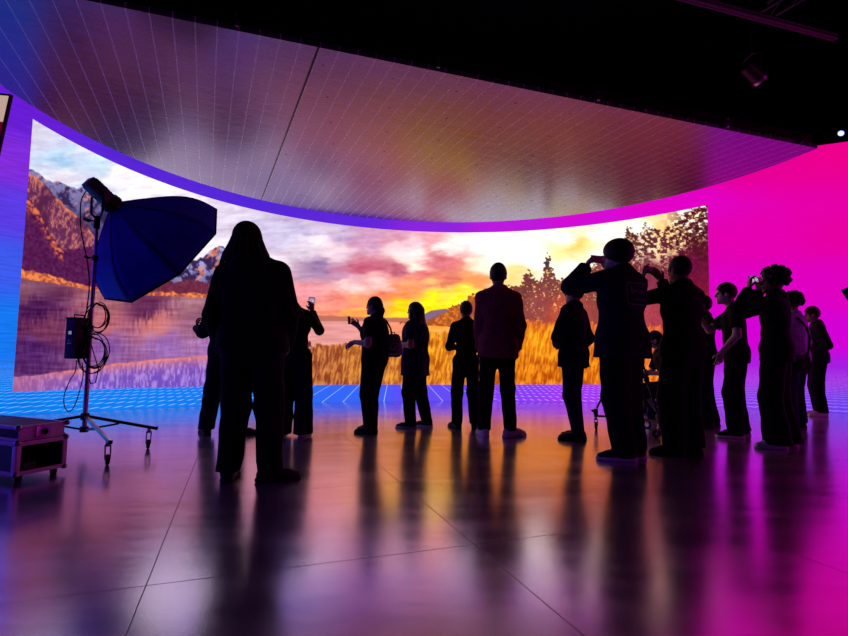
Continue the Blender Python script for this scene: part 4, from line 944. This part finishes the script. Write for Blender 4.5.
# crossbody bag of the lavender shirt
cb = empty('shoulder_bag', (4.99, 6.62, .80), D(20), 'dark shoulder bag on a long strap worn over the lavender shirt', 'bag')
S = Sdf(); S.cap((-.10, 0, .03), (.10, 0, .03), .075, None, .03, (V3(0, 1, 0), 1.6)); S.cap((-.10, 0, .12), (.10, 0, .12), .065, None, .04, (V3(0, 1, 0), 1.8)); S.disp = folds(71, .004); S.mesh('bag_body', .008, M['black_cloth'], cb)
MB().tube([(.11, 0, .14), (.15, .0, .25), (.17, -.01, .40), (.13, .0, .55), (.06, .05, .67), (-.02, .13, .72)], .014).build('shoulder_strap', M['black_cloth'], cb)
S = Sdf(); S.cap((-.08, -.052, .05), (.08, -.052, .05), .05, None, .03, (V3(0, 1, 0), 2.5)); S.mesh('front_pocket', .008, M['black_cloth'], cb)

# ------------------------------------------------------------------ caster wheels
def caster(parent, x, y, ztop, rot, wr=.05):
    k = MB(); c, s_ = math.cos(rot), math.sin(rot); ox, oy = -.03 * c, -.03 * s_
    k.cyl((x, y, ztop), (x, y, ztop - .03), .016); 
    for sg in (-1, 1):
        px, py = -s_ * .018 * sg, c * .018 * sg
        k.tube([(x + px, y + py, ztop - .028), (x + px + ox * .6, y + py + oy * .6, (ztop + wr) / 2), (x + px + ox, y + py + oy, wr)], .006, 6)
    k.cyl((x - s_ * .02, y + c * .02, ztop - .03), (x + s_ * .02, y - c * .02, ztop - .03), .011)
    o = k.build('caster_fork', M['steel'], parent)
    w = MB(); w.cyl((x + ox - s_ * .013, y + oy + c * .013, wr), (x + ox + s_ * .013, y + oy - c * .013, wr), wr, None, 24, .005)
    w.build('wheel', M['black_rubber'], o)
    MB().cyl((x + ox - s_ * .016, y + oy + c * .016, wr), (x + ox + s_ * .016, y + oy - c * .016, wr), wr * .62, None, 16).build('wheel_hub', M['steel'], o)

# ------------------------------------------------------------------ rolling light stand with softbox
LX, LY = -3.065, 4.60
ls = empty('light_stand', (LX, LY, 0), 0, 'tall rolling steel light stand at left carrying the octagonal softbox', 'light stand')
MB().cyl((0, 0, .15), (0, 0, 1.10), .021).cyl((0, 0, 1.10), (0, 0, 1.75), .017).cyl((0, 0, 1.75), (-.004, 0, 2.09), .014).build('pole', M['steel'], ls)
MB().cyl((0, 0, .26), (0, 0, .32), .036, None, 24, .004).build('leg_collar', M['black_metal'], ls); MB().cyl((0, 0, .15), (0, 0, .20), .036, None, 24, .004).build('leg_collar', M['black_metal'], ls)
for z in (1.10, 1.75): MB().cyl((0, 0, z - .03), (0, 0, z + .02), .025, None, 20, .004).cyl((-.02, 0, z), (-.07, -.01, z), .007).cyl((-.07, -.03, z), (-.07, .01, z), .014).build('clamp_knob', M['black_metal'], ls)
for ang, L_, mat in ((-45, .86, 'steel'), (9, .58, 'black_metal'), (186, .62, 'black_metal')):
    c, s_ = math.cos(D(ang)), math.sin(D(ang)); k = MB()
    R_ = Matrix.Rotation(D(ang), 3, 'Z') @ Matrix.Rotation(math.atan2(.11, L_), 3, 'Y')
    k.box((c * (L_ / 2 + .03), s_ * (L_ / 2 + .03), .235), (L_, .026, .026), R_, .003)
    lg_ = k.build('leg', M[mat], ls); MB().box((c * (L_ + .035), s_ * (L_ + .035), .18), (.014, .031, .031), R_, .003).build('end_cap', M['black_rubber'], lg_)
    MB().cyl((c * .03, s_ * .03, .175), (c * L_ * .5, s_ * L_ * .5, .225), .009).build('brace', M['black_metal'], ls)
    caster(ls, c * (L_ - .03), s_ * (L_ - .03), .178, D(118 - ang * .2), .042)
# monolight with yoke
apex = Vector((-2.93, LY + .03, 2.24)); axis = Vector((.41, .709, -.574)).normalized()
lh = empty('studio_light', (-3.07, LY, 2.09), 0, 'black studio lamp head on top of the light stand, pointing down into the softbox', 'studio light')
q = lambda v: Vector(v) - Vector((-3.07, LY, 2.09))
qa = q(apex); up = Vector((0, 0, 1)); sd_ = axis.cross(up).normalized(); tp_ = sd_.cross(axis).normalized()
Rl = Matrix((axis, sd_, tp_)).transposed()
k = MB(); k.box(qa - axis * .185, (.21, .125, .115), Rl, .02); k.cyl(qa - axis * .08, qa - axis * .015, .085, .095, 28, .004); k.build('lamp_housing', M['black_plastic'], lh)
k = MB(); k.box(qa - axis * .295, (.02, .105, .095), Rl, .006); k.build('rear_panel', M['black_metal'], lh)
k = MB()
for i in range(6): k.box(qa - axis * (.12 + i * .024) + tp_ * .058, (.010, .10, .006), Rl, .001)
k.build('cooling_fins', M['black_metal'], lh)
k = MB(); mid = qa - axis * .19
for sg in (-1, 1): k.tube([mid + sd_ * sg * .075, mid + sd_ * sg * .10 - Vector((0, 0, .06)), mid + sd_ * sg * .095 - Vector((0, 0, .2)), Vector((0, sg * .03, .03))], .011)
k.build('yoke', M['black_metal'], lh)
MB().cyl((0, 0, -.07), (0, 0, .05), .026, None, 20, .004).cyl((-.01, 0, .0), (-.085, -.02, .01), .009).cyl((-.085, -.045, .01), (-.085, .01, .01), .018).build('mount_clamp', M['black_metal'], lh)
k = MB()
for sg in (-1, 1): k.cyl(mid + sd_ * sg * .07, mid + sd_ * sg * .125, .022)
k.cyl(mid - sd_ * .07, mid + sd_ * .07, .008); k.build('tilt_knob', M['black_plastic'], lh)
# octagonal softbox: eight bowed panels
sb = empty('softbox', apex, 0, 'large dark blue octagonal softbox on the light stand, opening turned away', 'softbox')
NR, RAD, DEP = 8, .70, .60; rows = 12
def rim(kk, t):
    a = D(15) + kk * 2 * PI / NR; bow = t + .20 * math.sin(PI * t); rr_ = .075 + (RAD - .075) * min(1.0, bow) if t < 1 else RAD
    return axis * DEP * t * (1 - .06 * math.sin(PI * t)) + (sd_ * math.cos(a) + tp_ * math.sin(a)) * (.075 + (RAD - .075) * (t + .20 * math.sin(PI * t)) / 1.0 if t < 1 else RAD)
for kk in range(NR):
    vs, fs = [], []
    for i in range(rows + 1):
        a_, b_ = rim(kk, i / rows), rim(kk + 1, i / rows)
        for j in range(7):
            u = j / 6; v = a_.lerp(b_, u); ctr = axis * (v.dot(axis)); sag = 1 - .035 * math.sin(PI * u) * math.sin(PI * i / rows)
            vs.append(ctr + (v - ctr) * sag)
    for i in range(rows):
        for j in range(6): a = i * 7 + j; fs.append((a, a + 1, a + 8, a + 7))
    pn = MB().faces(vs, fs).build('fabric_panel', M['softbox_fabric'], sb)
    md = pn.modifiers.new('thickness', 'SOLIDIFY'); md.thickness = .004; md.offset = 0
    MB().tube([rim(kk, i / 14) * 1.0 for i in range(15)], .0055, 6).build('rib', M['black_metal'], sb)
k = MB(); k.tube([rim(kk, 1.0) for kk in range(NR)], .009, 8, True); k.build('rim_edge', M['black_cloth'], sb)
k = MB(); k.cyl(axis * -.012, axis * .02, .085, .085, 32, .004); k.build('speed_ring', M['black_metal'], sb)
fv = [rim(kk, 1.0) - axis * .05 for kk in range(NR)]; fv = [axis * fv[0].dot(axis) + (v - axis * v.dot(axis)) * .97 for v in fv]
df = MB().faces(fv, [list(range(NR))]).build('diffuser', noisy('diffuser', (.6, .6, .6), .8, 0, .2), sb, False); df.modifiers.new('thickness', 'SOLIDIFY').thickness = .003; df['label'] = 'white front diffuser'
# power pack on the pole
pp = empty('power_pack', (-3.155, LY - .03, .80), D(-12), 'black power pack box strapped to the light stand pole', 'power pack')
MB().box((0, 0, .19), (.115, .16, .36), None, .012).build('case', M['black_plastic'], pp); MB().box((0, -.0815, .22), (.07, .004, .22), None, .001).build('control_panel', M['black_metal'], pp)
MB().box((0, -.0845, .245), (.03, .004, .03), None, .001).build('display', emitter('pack_display', (.55, .6, .8), .35), pp, False)
MB().box((0, -.0845, .15), (.04, .003, .012)).build('rating_label', M['aluminium'], pp, False)
MB().box((0, 0, .375), (.12, .165, .02), None, .006).tube([(0, -.05, .38), (0, -.05, .41), (0, .05, .41), (0, .05, .38)], .007).build('carry_handle', M['black_rubber'], pp)
for zz in (.08, .3): MB().box((.07, 0, zz), (.03, .03, .03), None, .004).build('pole_clamp', M['black_metal'], pp)
MB().sphere((0, -.084, .175), .01).build('control_knob', M['aluminium'], pp); MB().sphere((.024, -.084, .175), .007).build('control_knob', M['aluminium'], pp)
# cables hanging in coils
def coil(name, label, c, r, turns, seed, tail=None):
    rr_ = np.random.default_rng(seed); pts = []
    for i in range(turns * 26):
        a = i / 26 * 2 * PI; f = 1 + .12 * math.sin(a * .37 + seed) + .05 * rr_.normal() * 0
        pts.append((c[0] + r * f * math.sin(a) * .82 + .012 * math.sin(i * .07), c[1] - .03 + .018 * math.sin(i * .11 + seed) - .004 * (i // 26), c[2] + r * f * math.cos(a) * 1.08 - .02 * (i // 26 % 3)))
    if tail: pts += tail
    o = MB().tube(pts, .0048, 6).build(name, M['black_rubber']); tag(o, label, 'cable'); return o
coil('power_cable', 'upper coil of black cable hung on the light stand under the softbox', (-2.965, LY - .03, 1.205), .115, 5, 3)
coil('power_cable', 'larger lower coil of black cable beside the power pack', (-2.975, LY - .03, .885), .135, 6, 8, [(-2.93, LY - .06, .72), (-2.95, LY - .06, .60), (-3.0, LY - .05, .59), (-3.02, LY - .04, .63)])
t = [(-3.12, LY - .08, .80), (-3.125, LY - .08, .70), (-3.16, LY - .09, .62), (-3.20, LY - .09, .50), (-3.205, LY - .08, .40), (-3.17, LY - .07, .34), (-3.13, LY - .06, .38), (-3.10, LY - .05, .5), (-3.08, LY - .04, .66), (-3.09, LY - .05, .78)]
def smooth_path(p, n=6):
    p = [np.array(x) for x in p]; out = []
    for i in range(len(p) - 1):
        p0, p1, p2, p3 = p[max(i - 1, 0)], p[i], p[i + 1], p[min(i + 2, len(p) - 1)]
        for j in range(n):
            u = j / n; out.append(.5 * (2 * p1 + (p2 - p0) * u + (2 * p0 - 5 * p1 + 4 * p2 - p3) * u * u + (3 * p1 - p0 - 3 * p2 + p3) * u ** 3))
    return out + [p[-1]]
tag(MB().tube(smooth_path(t), .0045, 6).build('power_cable', M['black_rubber']), 'single loop of cable dangling under the power pack', 'cable')
t = [(-3.15, LY - .06, 2.36), (-3.19, LY - .06, 2.25), (-3.18, LY - .05, 2.0), (-3.12, LY - .04, 1.75), (-3.08, LY - .035, 1.5), (-3.09, LY - .035, 1.25), (-3.105, LY - .035, 1.19)]
tag(MB().tube(smooth_path(t), .0055, 6).build('lamp_cable', M['black_rubber']), 'thin cable running from the studio lamp down the pole', 'cable')

# ------------------------------------------------------------------ flight case
fa = math.atan2(.93, .36)                                          # local x runs back along the open end, y runs to the left
fc = empty('flight_case', (-2.715, 3.41, 0), fa, 'black road case with aluminium edges, open rack end facing right, on the floor at left', 'case')
Wd, Ln, Z0, Z1, Z2 = .33, .85, .045, .270, .372
k = MB(); k.box((Wd / 2, Ln / 2 + .012, Z0 + .006), (Wd - .01, Ln - .03, .012)); k.box((Wd / 2, Ln / 2 + .012, Z1 - .006), (Wd - .01, Ln - .03, .012))
for x in (.008, Wd - .008): k.box((x, Ln / 2 + .012, (Z0 + Z1) / 2), (.012, Ln - .03, Z1 - Z0 - .012))
k.box((Wd / 2, Ln - .02, (Z0 + Z1) / 2), (Wd - .03, .012, Z1 - Z0 - .02)); k.box((Wd / 2, .35, (Z0 + Z1) / 2), (Wd - .03, .012, Z1 - Z0 - .02))
k.build('case_body', M['laminate'], fc, False)
k = MB(); e = .028
for x in (e / 2, Wd - e / 2): k.box((x, .006, (Z0 + Z1) / 2), (e, .016, Z1 - Z0), None, .002)
for z in (Z0 + e / 2, Z1 - e / 2): k.box((Wd / 2, .006, z), (Wd - 2 * e, .016, e), None, .002)
k.build('open_end_frame', M['aluminium'], fc)
k = MB()
for x in (0, Wd):
    for z in (Z0 + .012, Z1 - .012): k.box((x, Ln / 2, z), (.012, Ln, .03), None, .002)
    for y in (.02, Ln - .02): k.box((x, y, (Z0 + Z1) / 2), (.012, .035, Z1 - Z0), None, .002)
k.build('edge_trim', M['aluminium'], fc)
k = MB(); i = .012; k.box((Wd / 2, Ln / 2, (Z1 + Z2) / 2 + .004), (Wd - 2 * i, Ln - 2 * i - .02, Z2 - Z1 - .012), None, .006)
lid = k.build('lid', M['laminate'], fc)
k = MB()
k.box((Wd / 2, .020, (Z1 + Z2) / 2), (Wd - .03, .012, Z2 - Z1 - .004), None, .002)
for x in (i, Wd - i): k.box((x, Ln / 2, Z2 - .008), (.02, Ln - .03, .022), None, .003); k.box((x, Ln / 2, Z1 + .012), (.014, Ln - .03, .024), None, .003)
k.box((Wd / 2, .02, Z2 - .006), (Wd - .03, .025, .02), None, .003); k.build('lid_trim', M['aluminium'], lid)
for nm, zs, par in (('ball_corner', (Z0 + .008, Z1 - .006), fc), ('ball_corner', (Z2 - .006,), lid)):
    for x in (.006, Wd - .006):
        for y in (.008, Ln - .008):
            for z in zs: MB().sphere((x, y, z), .021).build(nm, M['steel'], par)
k = MB(); k.box((Wd * .5, .004, Z1 + .055), (.10, .012, .085), None, .004); bl = k.build('butterfly_latch', M['steel'], lid)
MB().cyl((Wd * .5, -.004, Z1 + .055), (Wd * .5, -.014, Z1 + .055), .022).box((Wd * .5, -.016, Z1 + .055), (.012, .006, .05), None, .002).build('latch_turn', M['black_metal'], bl)
MB().box((Wd * .28, .03, Z0 + .055), (.08, .05, .05), None, .004).build('rack_box', M['black_plastic'], fc); MB().box((Wd * .5, .33, Z0 + .11), (Wd - .06, .02, .18)).build('rack_back', M['black_plastic'], fc)
for x in (.05, Wd - .05):
    for y in (.05, Ln - .06): MB().cyl((x, y, 0), (x, y, Z0), .02, .024, 18, .003).build('foot', M['black_rubber'], fc)

# ------------------------------------------------------------------ monitor at the top left edge, on its own stand
mo = empty('tilted_monitor', (-2.878, 3.0, 0), D(-12), 'dark-framed monitor at the top left edge, pale above and deep red below, tilted', 'monitor')
Rm = Matrix.Rotation(D(10), 3, 'Y')
mc = Vector((0.02, 0, 2.19))
MB().box(mc, (.62, .016, .60), Rm, .004).build('monitor_frame', M['black_plastic'], mo)
pc = mc + Rm @ Vector((0, -.0095, .205)); qc = mc + Rm @ Vector((0, -.0095, -.08))
a = MB().box(pc, (.588, .003, .16), Rm).build('picture_pale_half', emitter('monitor_pale', tuple(lin((225, 190, 175))), .7), mo, False)
b = MB().box(qc, (.588, .003, .40), Rm).build('picture_red_half', emitter('monitor_red', tuple(lin((105, 0, 30))), .9), mo, False)
MB().cyl((-.75, .09, .02), (-.75, .09, 2.2), .018).box((0, .05, 2.16), (.12, .09, .12), None, .004).cyl((-.75, .09, 2.16), (0, .09, 2.16), .016).build('monitor_pole', M['black_metal'], mo)
for kk in range(3):
    a = D(90 + 120 * kk); MB().cyl((-.75, .09, .35), (-.75 + .42 * math.cos(a), .09 + .42 * math.sin(a), .012), .011).build('stand_leg', M['black_metal'], mo)

# ------------------------------------------------------------------ camera tripod on a wheeled dolly between the photographers
TX, TY = 2.60, 6.24
dl = empty('tripod_dolly', (TX, TY, 0), 0, 'low three-armed wheeled dolly under a camera tripod, behind the bowl-haired photographer', 'dolly')
MB().cyl((0, 0, .15), (0, 0, .20), .05, None, 24, .005).build('centre_hub', M['black_metal'], dl)
tips = []
for ang, L_ in ((171, .46), (-78, .50), (48, .48)):
    c, s_ = math.cos(D(ang)), math.sin(D(ang)); tips.append((c * L_, s_ * L_))
    MB().box((c * L_ / 2, s_ * L_ / 2, .175), (L_, .028, .024), Matrix.Rotation(D(ang), 3, 'Z'), .003).build('arm', M['black_metal'], dl)
    MB().box((c * (L_ - .02), s_ * (L_ - .02), .225), (.05, .05, .08), Matrix.Rotation(D(ang), 3, 'Z'), .006).cyl((c * (L_ - .0), s_ * (L_ - .0), .22), (c * (L_ + .03), s_ * (L_ + .03), .25), .012).build('foot_lock', M['black_plastic'], dl)
    caster(dl, c * (L_ - .02), s_ * (L_ - .02), .165, D(ang + 70), .05)
tr = empty('camera_tripod', (TX, TY, .27), 0, 'black camera tripod standing on the wheeled dolly, mostly hidden', 'tripod')
for x, y in tips:
    a_, b_ = Vector((x * .93, y * .93, 0)), Vector((x * .12, y * .12, .80)); n_ = Vector((-y, x, 0)).normalized() * .022; k = MB()
    k.cyl(a_ , a_.lerp(b_, .55), .012); k.cyl(a_.lerp(b_, .42) + n_, b_ + n_, .011); k.cyl(a_.lerp(b_, .42) - n_, b_ - n_, .011); k.box(a_.lerp(b_, .48), (.05, .05, .06), None, .006); k.build('tripod_leg', M['black_metal'], tr)
MB().cyl((0, 0, .76), (0, 0, .86), .07, .06, 24, .005).build('tripod_bowl', M['black_metal'], tr); MB().box((0, 0, .90), (.09, .12, .09), None, .012).cyl((0, -.02, .90), (.28, -.16, .78), .009).build('fluid_head', M['black_plastic'], tr)
cm = empty('video_camera', (TX, TY, 1.22), D(40), 'black video camera on the tripod, hidden behind the bowl-haired photographer', 'camera')
MB().box((0, 0, .06), (.10, .20, .11), None, .012).box((0, -.08, .13), (.02, .10, .02), None, .004).build('camera_body', M['black_plastic'], cm); MB().cyl((0, .10, .065), (0, .22, .065), .038, .044, 28, .004).build('lens', M['glass_black'], cm); MB().tube([(0, -.05, .115), (0, -.05, .16), (0, .06, .16), (0, .06, .115)], .01).build('top_handle', M['black_rubber'], cm)
# stool under the seated person
so = empty('low_stool', (3.47, 7.05, 0), 0, 'low dark stool under the seated person behind the photographers', 'stool')
MB().cyl((0, 0, .345), (0, 0, .40), .16, None, 32, .012).build('seat', M['black_cloth'], so); MB().cyl((0, 0, .03), (0, 0, .345), .025).build('column', M['steel'], so)
for kk in range(5):
    a = D(72 * kk); MB().cyl((0, 0, .05), (.22 * math.cos(a), .22 * math.sin(a), .02), .018, .014).sphere((.22 * math.cos(a), .22 * math.sin(a), .018), .018).build('foot', M['black_metal'], so)

# ------------------------------------------------------------------ overhead rig
def truss(label, a, b, lev=.28):
    a, b = Vector(a), Vector(b); root = empty('lighting_truss', (a + b) / 2, 0, label, 'truss', 'overhead lighting trusses'); o = Vector(root.location)
    d = (b - a).normalized(); n = d.cross(Vector((0, 0, 1))).normalized(); k = MB(); ch = []
    for u, v in ((-.5, 0), (.5, 0), (-.5, 1), (.5, 1)): ch.append(n * u * lev + Vector((0, 0, v * lev)))
    for c in ch: k.cyl(a + c - o, b + c - o, .026, None, 12)
    k.build('chords', M['aluminium_dark'], root); k = MB(); L_ = (b - a).length; N = int(L_ / .32)
    for i in range(N):
        p, q_ = a + d * (L_ * i / N), a + d * (L_ * (i + 1) / N)
        for i0, i1 in ((0, 1), (0, 2), (1, 3), (2, 3)):
            k.cyl(p + ch[i0] - o, q_ + ch[i1] - o, .009, None, 8)
    k.build('lattice', M['aluminium_dark'], root); k = MB()
    for t_ in (.15, .85):
        p = a + (b - a) * t_ - o; k.cyl(p + Vector((0, 0, lev)), Vector((p.x, p.y, 8.998 - o.z)), .012, None, 8)
    k.build('suspension_rods', M['black_metal'], root); return root
M['aluminium_dark'] = noisy('aluminium_dark', (.045, .04, .045), .5, .2, .4, 40, .2)
truss('long thin truss overhead at upper right running away to the right', (2.9, 6.60, 6.05), (6.5, 7.66, 6.05), .05)
truss('short cross truss overhead at the top right corner', (4.7, 5.6, 6.35), (4.2, 7.3, 6.35))
truss('second cross truss overhead nearest the right edge', (6.2, 5.6, 6.35), (5.3, 7.6, 6.35))
fx = empty('stage_light', (5.50, 8.18, 5.75), D(20), 'stage lamp glinting in the dark roof at upper right', 'stage light')
MB().cyl((-.16, 0, .12), (.14, 0, -.02), .12, .14, 28, .006).build('lamp_body', M['black_metal'], fx); MB().cyl((.14, 0, -.02), (.19, 0, -.043), .145, .15, 28).build('lens_rim', M['steel'], fx)
MB().tube([(0, -.16, .05), (0, -.17, .28), (0, 0, .36), (0, .17, .28), (0, .16, .05)], .014).cyl((0, 0, .35), (0, 0, 3.2), .018).build('yoke', M['steel'], fx)
bx, by_, bz = 7.86, 9.30, 5.17
sp = empty('spot_light', (bx, by_, bz), D(160), 'small lit blue-white spot lamp above the magenta wall at the right edge', 'spot light')
MB().cyl((0, .13, .03), (0, -.02, 0), .06, .075, 24, .004).build('lamp_body', M['black_metal'], sp)
SPOT_FACE = MB().sphere((0, .14, .03), .05, (1, .35, 1)).build('lamp_lens', emitter('spot_lens', (.22, .25, 1.0), 4), sp)
MB().tube([(-.09, .05, .01), (-.09, .05, .15), (.09, .05, .15), (.09, .05, .01)], .01).cyl((0, .05, .15), (0, .05, 3.7), .012).build('bracket', M['black_metal'], sp)

# ------------------------------------------------------------------ world, camera, output
w = bpy.data.worlds.new('World'); scene.world = w; w.use_nodes = True
w.node_tree.nodes['Background'].inputs['Color'].default_value = (0.01, 0.01, 0.015, 1); w.node_tree.nodes['Background'].inputs['Strength'].default_value = 0.2
cd = bpy.data.cameras.new('Camera'); cam = bpy.data.objects.new('Camera', cd); COL.objects.link(cam)
cd.sensor_width = 36; cd.lens = 36 * 500 / 848; cd.clip_start = .05
pitch = math.atan(35 / 500)
cam.matrix_world = Matrix.Translation((0, 0, .92)) @ Matrix.Rotation(PI / 2 + pitch, 4, 'X') @ Matrix.Rotation(math.radians(1.03), 4, 'Z')
scene.camera = cam
vs_ = scene.view_settings; vs_.view_transform = 'Standard'; vs_.look = 'None'; vs_.exposure = 0; vs_.gamma = 1; vs_.use_curve_mapping = False
